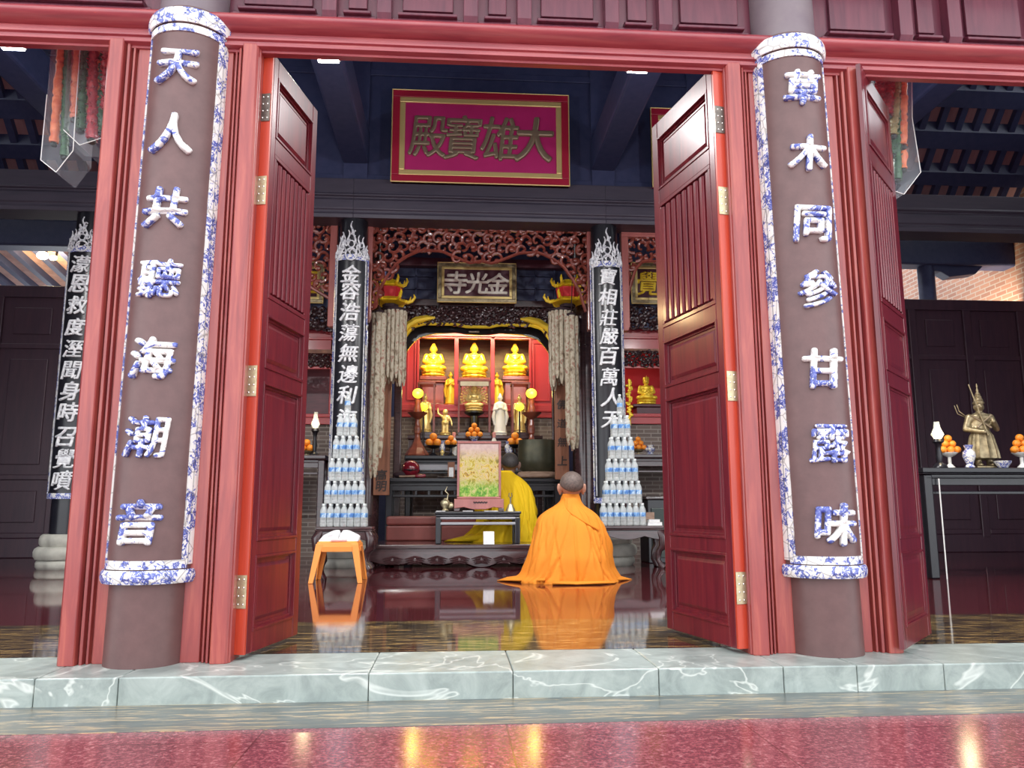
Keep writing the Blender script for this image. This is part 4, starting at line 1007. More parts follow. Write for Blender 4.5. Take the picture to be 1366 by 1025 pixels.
# ------------------------------------------------ fruit, bowls, bottles on the offering tables
def orange(loc, r, label, group): 
    global ORN
    if 'ORN' not in globals():
        t = thing('orange_fruit', label, 'orange', loc, 0, group); b = MB(); b.ell((0, 0, 1.0), 1, 1, .95, 20, 14); b.done('fruit', 'orangefruit', t, smooth='all')
        b = MB(); b.lathe([(.16, 1.90), (.12, 1.97), (.02, 1.99)], n=8); b.done('stem_scar', 'darkgreen', t); t.scale = (r, r, r); ORN = t; return t
    c = copy_tree(ORN, loc, random.random()*6, label, group); c.scale = (r, r, r); return c
def fruit_stand(px, py_top, py_fruit, Yq, zt, lab, n=3, m='black', fr=.047, where='', tall=True):
    x = X(px, Yq, py_top); h = Z(py_top, Yq, px)-zt
    t = thing('fruit_stand', lab, 'fruit stand', (x, Yq, zt))
    R = fr*2.2
    b = MB(); b.lathe([(R*.6, 0), (R*.55, .015), (R*.2, h*.3), (R*.2, h*.7), (R*.6, h-.03)], n=20); b.done('foot', m, t, smooth=True)
    b = MB(); b.lathe([(R*.6, h-.03), (R*1.0, h-.006), (R*1.03, h), (R*.98, h), (.001, h-.012)], n=28); b.done('dish', m, t, smooth=True)
    z = zt+h-.008
    pos = [(-1.05, -.5, 0), (1.05, -.5, 0), (0, 1.0, 0)] if n == 4 else [(-2, -.6, 0), (0, -.9, 0), (2, -.6, 0), (-1, 1, 0), (1, 1, 0)]
    up = [(0, -.05, 1.55)] if n == 4 else [(-1, -.1, 1.62), (1, -.1, 1.62), (0, .0, 3.1)]
    if n == 4: names = ['front left', 'front right', 'back', 'top']
    else: names = ['front left', 'front middle', 'front right', 'back left', 'back right', 'upper left', 'upper right', 'topmost']
    for (a, b_, c), nm in zip(pos+up, names):
        orange((x+a*fr, Yq+b_*fr, z+c*fr), fr, '%s orange of the pile on %s' % (nm, where), 'oranges piled on '+where)
fruit_stand(578, 595, 578, 7.24, zB, 'black footed dish of oranges right of the left lamp stand', 4, fr=.052, where='the stand right of left lamp stand')
fruit_stand(601.5, 594, 585, 7.24, zB, 'black footed dish of oranges left of the flower picture', 4, fr=.040, where='the stand left of the flower picture')
fruit_stand(687, 594, 578, 7.24, zB, 'black footed dish of oranges left of the bronze bell', 4, fr=.052, where='the stand left of the bronze bell')
fruit_stand(632.5, 583, 565, 7.42, zB, 'blue and white footed bowl of oranges above the flower picture', 8, 'porcd', fr=.040, where='the bowl above the flower picture')
def vase(px, pyt, Yq, zt, lab, m='porcd', name='porcelain_vase', cat='vase', r=.04):
    h = Z(pyt, Yq, px)-zt; t = thing(name, lab, cat, (X(px, Yq, 600), Yq, zt))
    b = MB(); b.lathe([(r*.7, 0), (r*.75, h*.05), (r*.5, h*.15), (r*1.0, h*.5), (r*.9, h*.7), (r*.5, h*.82), (r*.7, h*.96), (r*.72, h), (r*.6, h), (.001, h*.9)], n=24); b.done('body', m, t, smooth=True)
    return t
vase(590, 589, 7.22, zB, 'blue and white porcelain jar between two dishes of oranges')
vase(677, 589, 7.2, zB, 'blue and white porcelain jar right of the flower picture')
vase(681, 597, 7.16, zB, 'small porcelain cup before the jar right of the flower picture', 'porcd', 'porcelain_cup', 'cup', .03)
vase(590, 600, 7.16, zB, 'small gold footed cup before the blue and white jar', 'goldtrim', 'offering_cup', 'cup', .03)
for px, lab in ((605.5, 'pale pink capped bottle behind the top left of the flower picture'), (659, 'pale pink capped bottle behind the top right of the flower picture')):
    h = Z(577, 7.4, px)-zB; t = thing('offering_bottle', lab, 'bottle', (X(px, 7.4, 590), 7.40, zB))
    b = MB(); b.lathe([(.04, 0), (.042, .02), (.042, h*.62), (.02, h*.76), (.018, h*.8)], n=18); b.done('bottle', 'white', t, smooth=True)
    b = MB(); b.lathe([(.022, h*.78), (.024, h*.98), (.015, h)], n=14); b.done('cap', 'pinkcap', t, smooth=True)

# ------------------------------------------------ hanging banners, canopies, wooden couplet planks
def banner(px, py0, py1, Yq, wpx, lab, n=9, seed=0):
    x = X(px, Yq, py0); zt, zb_ = Z(py0, Yq, px), Z(py1, Yq, px); R = wpx*mpp(Yq)/2
    t = thing('hanging_banner', lab, 'banner', (x, Yq, zb_)); h = zt-zb_; rnd = random.Random(seed)
    b = MB(); b.lathe([(R*.55, h-.03), (R*.98, h-.02), (R*1.0, h+.01), (R*.3, h+.03)], n=20); b.done('top_disc', 'darkcloth', t, smooth=True)
    if Yq < 6.1: b = MB(); b.tube([(0, 0, h), (0, 5.68-Yq, Z(302, YC, px)-zb_)], .006, 6); b.done('hanging_cord', 'darkcloth', t)
    for ring, rr in ((n, R*.86),):
        for i in range(ring):
            a = 2*pi*i/ring; q = rnd.uniform(0, .13)*h; w = R*2*pi/ring*.40
            b = MB(); cx, cy = rr*cos(a), rr*sin(a); m = 12
            zz = [h-.02-(h-.02-q)*j/m for j in range(m+1)]
            b.rings([[(cx+w*1.02*cos(c)*(0.35 if j == m else 1+.12*sin(j*2.1+i)), cy+w*.8*sin(c)*(0.35 if j == m else 1), z) for c in [2*pi*v/8 for v in range(8)]] for j, z in enumerate(zz)])
            b.done('strip', 'pvcbanner', t, smooth=True)
    return t
banner(527, 414, 517, 6.23, 32, 'beige patterned drum shaped banner hanging left of the altar arch', 15, 1)
banner(506, 416, 640, 5.98, 13, 'long narrow beige banner hanging before the left plank couplet', 4, 2)
banner(748, 415, 521, 6.23, 34, 'beige patterned drum shaped banner hanging right of the altar arch', 15, 3)
banner(762, 420, 604, 5.98, 13, 'long narrow beige banner hanging beside the right plank couplet', 4, 4)
def pagoda(px, py, lab, Yq=6.25):
    x = X(px, Yq, py); z0 = Z(411, Yq, px); s = mpp(Yq)
    t = thing('canopy_top', lab, 'canopy top', (x, Yq, z0))
    b = MB()
    for lev, (z, r) in enumerate(((0.06, .22), (.27, .15))):
        b.lathe([(r*.5, z-.02), (r*.95, z), (r, z+.012), (r*.55, z+.07), (r*.45, z+.09)], n=6)
        for i in range(6):
            a = 2*pi*i/6; d = Vector((cos(a), sin(a), 0))
            b.tube([d*r*.75+Vector((0, 0, z+.03)), d*r+Vector((0, 0, z+.015)), d*r*1.22+Vector((0, 0, z+.03)), d*r*1.38+Vector((0, 0, z+.08)), d*r*1.32+Vector((0, 0, z+.12))], [.022, .024, .02, .016, .006], 6)
            b.tube([d*r*1.1+Vector((0, 0, z+.03)), d*r*1.15+Vector((0, 0, z+.09))], [.014, .004], 5)
    b.done('eaves', 'yellowpaint', t)
    b = MB(); b.lathe([(.13, .12), (.15, .25)], n=6); b.done('red_panels', 'redcloth', t, label='red side panels')
    b = MB(); b.lathe([(.1, 0), (.1, .06)], n=6); b.done('neck', 'darkcloth', t)
    b = MB(); b.tube([(0, 0, .34), (0, 0, 1.4)], .006, 6); b.done('hanging_cord', 'darkcloth', t)
pagoda(521, 395, 'yellow curled canopy top above the left drum shaped banner')
pagoda(757, 390, 'yellow curled canopy top with red panels above the right drum shaped banner')
def plank(px, py0, py1, Yq, wpx, chars, pys, lab):
    x = X(px, Yq, (py0+py1)/2); z0, z1 = Z(py1, Yq, px), Z(py0, Yq, px); w = wpx*mpp(Yq)
    t = thing('plank_couplet', lab, 'couplet board', (x, Yq, z0))
    b = MB(); b.box(-w/2, w/2, 0, .03, 0, z1-z0); b.done('board', 'plank', t, bevel=.006)
    for ch, py in zip(chars, pys):
        b = MB(); g = glyph(ch, .02, .025, 0, .1); zc = Z(py, Yq, px)-z0
        b.mesh(g, lambda p: Vector((p.x*w*.7, -.002-(p.z+.02)*.12, zc+p.y*w*.7))); b.done('character', 'letterdark', t)
plank(511, 440, 661, 6.42, 21, '高明', (634, 649), 'brown wooden plank couplet left of the altar, two dark characters showing below the banner')
plank(749, 440, 640, 6.42, 19, '佛道無上', (540, 565, 590, 615), 'brown wooden plank couplet right of the altar above the orange robed person')

# ================================================================== SIDE ALTARS
def side_altar(side, p0, p1, lab):
    Yq = 7.3; xa, xb = sorted((X(p0, Yq), X(p1, Yq))); pc = (p0+p1)/2
    t = thing('side_altar', lab, 'altar', ((xa+xb)/2, Yq, 0)); L = t.location
    ZZ = lambda py: Z(py, Yq, pc)
    MB(L).box(xa, xb, Yq+.05, Yq+.9, 0, ZZ(566)).done('brick_base', 'greybrick', t)
    MB(L).box(xa, xb, Yq+.85, Yq+.9, ZZ(566), ZZ(436)).done('back_board', 'redcloth' if side > 0 else 'plaque', t)
    b = MB(L); b.box(xa, xb, Yq, Yq+.1, ZZ(566), ZZ(552)); b.box(xa, xb, Yq-.03, Yq+.1, ZZ(557), ZZ(555)); b.box(xa, xb, Yq+.1, Yq+.88, ZZ(560), ZZ(552)); b.done('bottom_rail', 'redniche', t, bevel=.006)
    b = MB(L); b.box(xa, xb, Yq, Yq+.06, ZZ(470), ZZ(444)); b.box(xa, xb, Yq-.03, Yq+.06, ZZ(453), ZZ(450)); b.box(xa, xb, Yq, Yq+.05, ZZ(492), ZZ(488)); b.box(xa, xb, Yq+.06, Yq+.88, ZZ(444), ZZ(438)); b.done('header', 'redniche', t, bevel=.006)
    b = MB(L); scrolls(b, lambda x, z: True, xa, xb, ZZ(487), ZZ(470), Yq-.01, .06, .014, seed=4+side); b.done('carved_valance', 'ebony', t, smooth=True)
    MB(L).box(xa, xb, Yq-.01, Yq+.02, ZZ(471), ZZ(466)).done('gilt_strip', 'plank', t)
    b = MB(L); scrolls(b, lambda x, z: True, xa, xb, ZZ(438), ZZ(412), Yq-.09, .08, .022, seed=14+side); b.done('carved_frieze', 'ebony', t, smooth=True)
    MB(L).box(xa, xb, Yq-.08, Yq-.02, ZZ(440), ZZ(310)).done('upper_board', 'dark', t)
    for x in (xa+.06, xb-.06): MB(L).box(x-.06, x+.06, Yq, Yq+.1, ZZ(552), ZZ(444)).done('post', 'redniche', t, bevel=.008)
    return t
SR = side_altar(1, 824, 960, 'red side altar with seated figure glimpsed beside the right door leaf')
SL = side_altar(-1, 310, 450, 'red side altar glimpsed between left door leaf and left couplet')
sign('dark plaque with one gold character above the right side altar', 842, 940, 352, 406, 7.15, '覺 ', 'bronze', 'plaque', 'goldtrim', 'yellowpaint', .60, (-.28, 0), fw=.05, bold=.03)
sign('dark plaque above the left side altar mostly hidden by door leaf', 335, 432, 350, 404, 7.15, ' 圓', 'bronze', 'plaque', 'goldtrim', 'yellowpaint', .60, (0, .3), fw=.05, bold=.03)
zr = Z(552, 7.3, 860)
t = thing('statue_pedestal', 'dark red waisted stand under the seated figure of the right side altar', 'pedestal', (X(863, 7.75, 540), 7.75, zr)); hp = Z(541, 7.75, 863)-zr
b = MB(); b.box(-.24, .24, -.16, .16, hp-.04, hp); b.box(-.18, .18, -.12, .12, .03, hp-.04); b.box(-.24, .24, -.16, .16, 0, .03); b.done('body', 'plaque', t, bevel=.008)
seated('golden seated figure with crown before red cloth on the right side altar', (X(862, 7.75, 520), 7.75, zr+hp), Z(499, 7.75, 862)-zr-hp, 'gold', crown=True, name='crowned_statue')
b = MB(); b.box(X(838, 8.0), X(884, 8.0), 8.0, 8.03, Z(548, 8.0, 860), Z(513, 8.0, 860)); b.done('altar_cloth', 'redcloth', label='bright red cloth panel behind the crowned seated figure', cat='cloth')
# gold flower spray hanging down beside right couplet
b = MB(); rnd = random.Random(5); xg = X(840, 7.2, 540)
for i in range(26): py = 508+i*2.3; b.ell((xg+rnd.uniform(-.03, .03), 7.2+rnd.uniform(-.02, .02), Z(py, 7.2, 840)), .025, .02, .022, 8, 6)
b.tube([(xg, 7.2, Z(506, 7.2, 840)), (xg, 7.2, Z(568, 7.2, 840))], .012, 6)
b.done('gilded_side_carving', 'gold', smooth=True, label='gilded strip of carving at left edge of the right side altar', cat='carving')
TR, zR = long_table('dark offering table of the right side altar with oranges and cup', 828, 960, 606, 7.2, 6.75, 'ebony', lattice=False)
fruit_stand(851.5, 600, 590, 6.95, zR, 'footed dish of oranges on the right side altar table', 8, 'bronze', fr=.036, where='the right side altar table')
vase(867, 594, 6.9, zR, 'blue and white cup on dark foot beside oranges of right side altar', 'porcd', 'porcelain_cup', 'cup', .07)
TLf, zL = long_table('dark offering table of the left side altar holding a lit oil lamp', 330, 434, 607, 6.9, 6.45, 'ebony', lattice=False)
def oil_lamp(px, Yq, zt, pb, pt, lab, e):
    x = X(px, Yq, pt); s = mpp(Yq); t = thing('oil_lamp', lab, 'lamp', (x, Yq, zt)); h = Z(pt, Yq, px)-zt
    b = MB(); b.lathe([(.065, 0), (.06, .02), (.02, .05), (.03, h*.25), (.018, h*.4), (.03, h*.52), (.05, h*.56), (.045, h*.62)], n=18); b.done('stem', 'black', t, smooth=True)
    b = MB(); b.lathe([(.03, h*.62), (.055, h*.72), (.03, h*.86), (.022, h), (.018, h), (.026, h*.86)], n=18); b.done('chimney', 'glass', t, smooth=True)
    b = MB(); b.ell((0, 0, h*.73), .038, .038, .05, 14, 10); b.done('flame', 'bulb', t, smooth=True)
    lamp('oil_lamp_light', 'POINT', (x, Yq-.09, zt+h*.75), e, (1, .8, .45), .05)
oil_lamp(421.5, 6.6, zL, 607, 550, 'lit oil lamp on dark turned stem seen past the left door leaf', 2)
fruit_stand(409, 602, 590, 6.65, zL, 'footed dish of oranges on the left side altar table', 4, 'bronze', fr=.045, where='the left side altar table')

# ================================================================== RIGHT BAY TABLE
YT = 3.35
TT2, zT = long_table('black altar table in the right bay carrying a bronze warrior statue', 1231, 1470, 624, YT+.6, YT, 'black', lattice=False)
b = MB(); x = X(1257, YT, 700)-TT2.location.x; b.tube([(x, -.005, 0), (x, -.005, zT-.1)], .006, 6); b.done('white_cord', 'white', TT2, label='thin white cord down the front')
k = Z(512, YT+.25, 1305)-zT
t = thing('warrior_statue', 'bronze temple guardian statue with tall spired crown holding a staff', 'statue', (X(1307, YT+.25, 560), YT+.25, zT), -.15)
P = lambda x, y, z: (x*k, y*k, z*k)
b = MB(); b.box(-.13*k, .13*k, -.11*k, .11*k, 0, .03*k); b.done('plinth', 'bronze', t, bevel=.004)
b = MB(); b.lathe([(.11*k, .10*k), (.175*k, .12*k), (.165*k, .2*k), (.125*k, .38*k), (.09*k, .44*k)], n=48, sy=.75, fn=lambda a, z: 1+.06*sin(11*a)+.03*sin(23*a)); b.done('skirt', 'bronze', t, smooth=True)
p = [('e', P(0, 0, .50), (.10*k, .075*k, .11*k)), ('e', P(0, 0, .60), (.125*k, .075*k, .055*k)), ('c', P(0, 0, .63), P(0, 0, .68), .035*k, .033*k), ('e', P(0, -.005, .725), (.052*k, .058*k, .068*k)), ('e', P(0, -.065, .72), (.01*k, .014*k, .016*k)), ('e', P(0, 0, .42), (.10*k, .075*k, .06*k))]
for s in (-1, 1):
    p += [('c', P(s*.12, 0, .60), P(s*.175, -.01, .46), .042*k, .034*k), ('e', P(s*.055, 0, .72), (.01*k, .015*k, .03*k)), ('c', P(s*.06, -.01, .05), P(s*.07, 0, .2), .035*k, .05*k), ('e', P(s*.065, -.04, .045), (.035*k, .06*k, .022*k))]
p += [('c', P(-.175, -.01, .46), P(-.03, -.11, .42), .034*k, .026*k), ('e', P(-.02, -.115, .42), (.03*k, .03*k, .03*k)), ('c', P(.175, -.01, .46), P(.10, -.10, .54), .034*k, .026*k), ('e', P(.09, -.11, .55), (.025*k, .02*k, .035*k))]
blob(p, .012, 'body', 'bronze', t, 2)
b = MB(); b.lathe([(.06*k, .755*k), (.065*k, .77*k), (.05*k, .79*k), (.055*k, .80*k), (.04*k, .825*k), (.043*k, .835*k), (.026*k, .86*k), (.03*k, .87*k), (.012*k, .90*k), (.016*k, .92*k), (.006*k, .95*k), (.012*k, .97*k), (.002*k, 1.0*k)], n=20); b.done('spired_crown', 'bronze', t, smooth=True)
b = MB(); b.tube([P(.03, -.10, .38), P(-.05, -.09, .68), P(-.13, -.08, .98)], [.012*k, .010*k, .007*k], 8); b.done('staff', 'bronze', t, smooth=True)
b = MB(); b.tube([P(-.13, .05, .62), P(-.2, .05, .68), P(-.22, .05, .76)], .006*k, 6); b.tube([P(-.14, .05, .61), P(-.22, .05, .65), P(-.25, .05, .75)], .005*k, 6); b.done('ribbon', 'bronze', t, smooth=True)
b = MB()
for s in (-1, 1): b.tube([P(s*.11, -.05, .62), P(-s*.08, -.085, .47)], .012*k, 6)
b.done('chest_strap', 'goldbrown', t, smooth=True)
fruit_stand(1266, 604, 590, YT+.22, zT, 'white rimmed dish of oranges left of the bronze guardian statue', 8, 'white', fr=.034, where='the dish left of the guardian statue')
fruit_stand(1362, 604, 590, YT+.22, zT, 'white rimmed dish of oranges right of the bronze guardian statue', 8, 'white', fr=.036, where='the dish right of the guardian statue')
oil_lamp(1249, YT+.06, zT, 625, 563, 'lit oil lamp before oranges at left end of the right bay table', 1.5)
vase(1292, 594, YT+.09, zT, 'blue and white lidded jar at the foot of the bronze guardian statue', 'porcd', 'porcelain_jar', 'jar', .055)
pb = at(1341, 612, YT+.06); b = MB(); b.lathe([(.04, 0), (.045, .012), (.07, .05), (.075, .065), (.068, .065), (.04, .02), (.001, .016)], n=28); b.done('porcelain_bowl', 'porcd', loc=(pb.x, YT+.1, zT), smooth=True, label='blue and white porcelain bowl right of the bronze guardian statue', cat='bowl')

# ================================================================== PLATFORM, LOW TABLE, CUSHION
YP = 5.14; ZP = 0.24
xp0, xp1 = X(494, YP, 730), X(788, YP, 730)
t = thing('platform', 'low polished dark wood platform with carved scalloped front apron', 'platform', ((xp0+xp1)/2, YP, 0)); w = xp1-xp0; D = 1.32
b = MB(); b.box(-w/2, w/2, 0, D, ZP-.045, ZP); b.done('top', 'ebony', t, bevel=.01)
b = MB(); b.box(-w/2+.015, w/2-.015, .015, D-.02, ZP-.075, ZP-.046); b.done('waist', 'ebony', t)
zt = ZP-.075
def scal(f):
    return zt-.105-.045*abs(sin(f*pi*5))**.7-(.03 if .42 < f < .58 else 0)*cos((f-.5)*pi/.16)
n = 80
b = MB(); b.rings([[Vector((-w/2+w*i/n, .0, zt)), Vector((-w/2+w*i/n, .05, zt)), Vector((-w/2+w*i/n, .05, scal(i/n))), Vector((-w/2+w*i/n, -.006, scal(i/n)+.02)), Vector((-w/2+w*i/n, -.012, zt-.06))] for i in range(n+1)]); b.done('carved_apron', 'ebony', t, smooth=True)
b = MB(); rnd = random.Random(2)
for i in range(1, 10):
    x0 = -w/2+w*i/10
    for s in (-1, 1):
        for q in range(4):
            b.tube([(x0, -.012, zt-.05-.02*q), (x0+s*.05, -.02, zt-.06-.02*q), (x0+s*(.11-.012*q), -.012, zt-.075-.018*q)], [.014, .011, .004], 6)
    b.ell((x0, -.014, zt-.085), .025, .014, .03, 10, 8)
b.done('leaf_carving', 'ebony', t, smooth=True)
for sx in (-1, 1):
    for y in (.08, D-.1):
        b = MB(); b.lathe([(.05, 0), (.06, .02), (.04, .05), (.05, .10)], (sx*(w/2-.12), y, 0), 12); b.done('foot', 'ebony', t, smooth=True)
    b = MB(); b.box(*sorted((sx*(w/2), sx*(w/2-.04))), .05, D-.02, .06, zt); b.done('side_apron', 'ebony', t, bevel=.008)

x0, x1 = X(515, 6.14, 700), X(690, 6.14, 700)
t = thing('kneeling_cushion', 'long maroon vinyl cushion block on the platform before the black altar table', 'cushion', ((x0+x1)/2, 6.14, ZP))
w = x1-x0; h = Z(689, 6.14, 560)-ZP
b = MB(); b.box(-w/2, w/2, 0, .30, 0, h*.62); b.done('lower_block', 'cushion', t, bevel=.02)
b = MB(); b.box(-w/2, w/2, -.003, .30, h*.63, h); b.done('upper_pad', 'cushion', t, bevel=.025)

YLT = 5.22
x0, x1 = X(581, YLT, 700), X(694, YLT, 700); zl = Z(682.5, YLT, 640)
t = thing('low_table', 'low black framed table on the platform carrying the flower picture', 'table', ((x0+x1)/2, YLT, ZP)); w = x1-x0; h = zl-ZP; D = .42
b = MB(); b.box(-w/2-.01, w/2+.01, -.01, D, h-.03, h); b.box(-w/2, w/2, 0, D, h-.06, h-.03); b.done('table_top', 'black', t, bevel=.008)
b = MB(); b.box(-w/2+.05, w/2-.05, .0, .03, h-.085, h-.06); b.box(-w/2+.05, w/2-.05, 0.0, .03, h-.145, h-.115); b.done('front_rail', 'greyband', t, bevel=.008, label='pale edged front rails')
for sx in (-1, 1):
    for y in (.03, D-.04): b = MB(); b.box(sx*(w/2-.03)-.03, sx*(w/2-.03)+.03, y-.03, y+.03, 0, h-.06); b.done('leg', 'black', t, bevel=.012)
# framed flower picture on its carved stand
pc = at(639, 640, YLT+.16); zf = Z(672, YLT+.16, 640)
t = thing('flower_picture', 'wood framed picture of pale yellow flowers standing on the low black table', 'picture', (pc.x, YLT+.14, zl))
w = 58*mpp(YLT+.16); zt = Z(589, YLT+.16, 640)-zl; zb_ = Z(666, YLT+.16, 640)-zl
M['flowers'] = None
m = bpy.data.materials.new('pale_flower_painting'); tt, bb = nodes(m)
v = coords(tt, kind='Generated'); n1 = noise(tt, v, 6.5, 4, .65, .9)
c1 = ramp(tt, n1, [(.36, (.22, .17, .02)), (.43, (.52, .38, .03)), (.47, (.62, .56, .26)), (.5, (.48, .36, .06)), (.54, (.60, .46, .34)), (.58, (.66, .48, .04)), (.64, (.30, .16, .04))])
n2 = noise(tt, v, 12, 5, .7, .8); c2 = ramp(tt, n2, [(.38, (.05, .22, .02)), (.5, (.22, .42, .04)), (.62, (.55, .5, .2))])
c3 = ramp(tt, noise(tt, v, 8, 3, .6), [(.3, (.50, .34, .32)), (.7, (.62, .47, .42))])
sp = tt.nodes.new('ShaderNodeSeparateXYZ'); tt.links.new(v, sp.inputs[0])
def mixc(a, b_, f):
    q = tt.nodes.new('ShaderNodeMix'); q.data_type = 'RGBA'; tt.links.new(f, q.inputs[0]); tt.links.new(a, q.inputs[6]); tt.links.new(b_, q.inputs[7]); return q.outputs[2]
fz = ramp(tt, sp.outputs[2], [(.16, (0, 0, 0)), (.34, (1, 1, 1))]); ft = ramp(tt, sp.outputs[2], [(.66, (0, 0, 0)), (.90, (1, 1, 1))])
tt.links.new(mixc(mixc(c2, c1, fz), c3, ft), bb.inputs['Base Color']); bb.inputs['Roughness'].default_value = .5; M['flowers'] = m
b = MB(); b.box(-w/2+.02, w/2-.02, 0, .02, zb_+.02, zt-.02); b.done('painting', 'flowers', t)
b = MB(); b.frame(-w/2, w/2, zb_, zt, .026, -.015, .03); b.done('picture_frame', 'frame', t, bevel=.006)
b = MB(); b.yprism([(-w/2-.03, .03), (-w/2-.03, zb_), (w/2+.03, zb_), (w/2+.03, .03), (w/2-.08, .045), (w*.15, .02), (-w*.15, .02), (-w/2+.08, .045)], -.03, .05); b.done('carved_stand', 'frame', t, bevel=.006)
for s in (-1, 1): b = MB(); b.box(s*(w/2)-.03, s*(w/2)+.03, -.06, .09, 0, .035); b.done('stand_foot', 'ebony', t, bevel=.006)
b = MB()
for i in range(5): b.tube([(-.06+.03*i, -.034, zb_-.03), (-.045+.03*i, -.036, zb_-.045), (-.03+.03*i, -.034, zb_-.03)], .006, 6)
b.done('stand_carving', 'black', t)
# incense pot, handbell, papers on the low table
q = at(594, 672, YLT+.12); t = thing('incense_pot', 'small brass incense pot with smoking stick left of the flower picture', 'incense pot', (q.x, YLT+.12, zl))
b = MB(); b.lathe([(.03, 0), (.04, .01), (.025, .03), (.05, .07), (.055, .09), (.045, .115), (.02, .13), (.012, .145)], n=20); b.done('pot', 'brass', t, smooth=True)
b = MB(); b.tube([(.02, 0, .12), (.03, 0, .19), (.0, 0, .22), (.02, 0, .27)], [.008, .007, .008, .003], 6); b.done('finial', 'brass', t, smooth=True)
b = MB(); b.ell((.06, .02, .06), .04, .035, .04, 12, 8); b.done('side_bowl', 'brass', t, smooth=True)
q = at(681, 675, YLT+.1); t = thing('hand_bell', 'small brass hand bell with forked handle right of the flower picture', 'bell', (q.x, YLT+.1, zl))
b = MB(); b.lathe([(.055, 0), (.05, .015), (.035, .05), (.025, .075), (.006, .085)], n=20); b.done('bell_body', 'brass', t, smooth=True)
b = MB(); b.tube([(0, 0, .08), (0, 0, .15)], .008, 8)
for s in (-1, 1): b.tube([(0, 0, .14), (s*.018, 0, .165), (s*.012, 0, .2)], .005, 6)
b.done('handle', 'brassold', t, smooth=True)
for px, wd, lab in ((624, .11, 'flat white paper on the low table under the picture stand'), (655, .15, 'flat yellowish paper on the low table beside the picture stand'), (588, .1, 'flat white booklet under the brass incense pot')):
    q = at(px, 680, YLT+.04); b = MB(); b.box(-wd/2, wd/2, 0, .07, 0, .007); b.done('paper_sheet', 'paper', loc=(q.x, YLT+.02, zl), label=lab, cat='paper')
q = at(652, 717, YP+.06); b = MB(); hh = .135; b.xprism([(0, 0), (.006, 0), (.05, hh), (.044, hh)], -.058, .058); b.done('paper_card', 'paper', loc=(q.x, YP+.02, ZP), label='white paper card leaning at the platform front edge', cat='card')

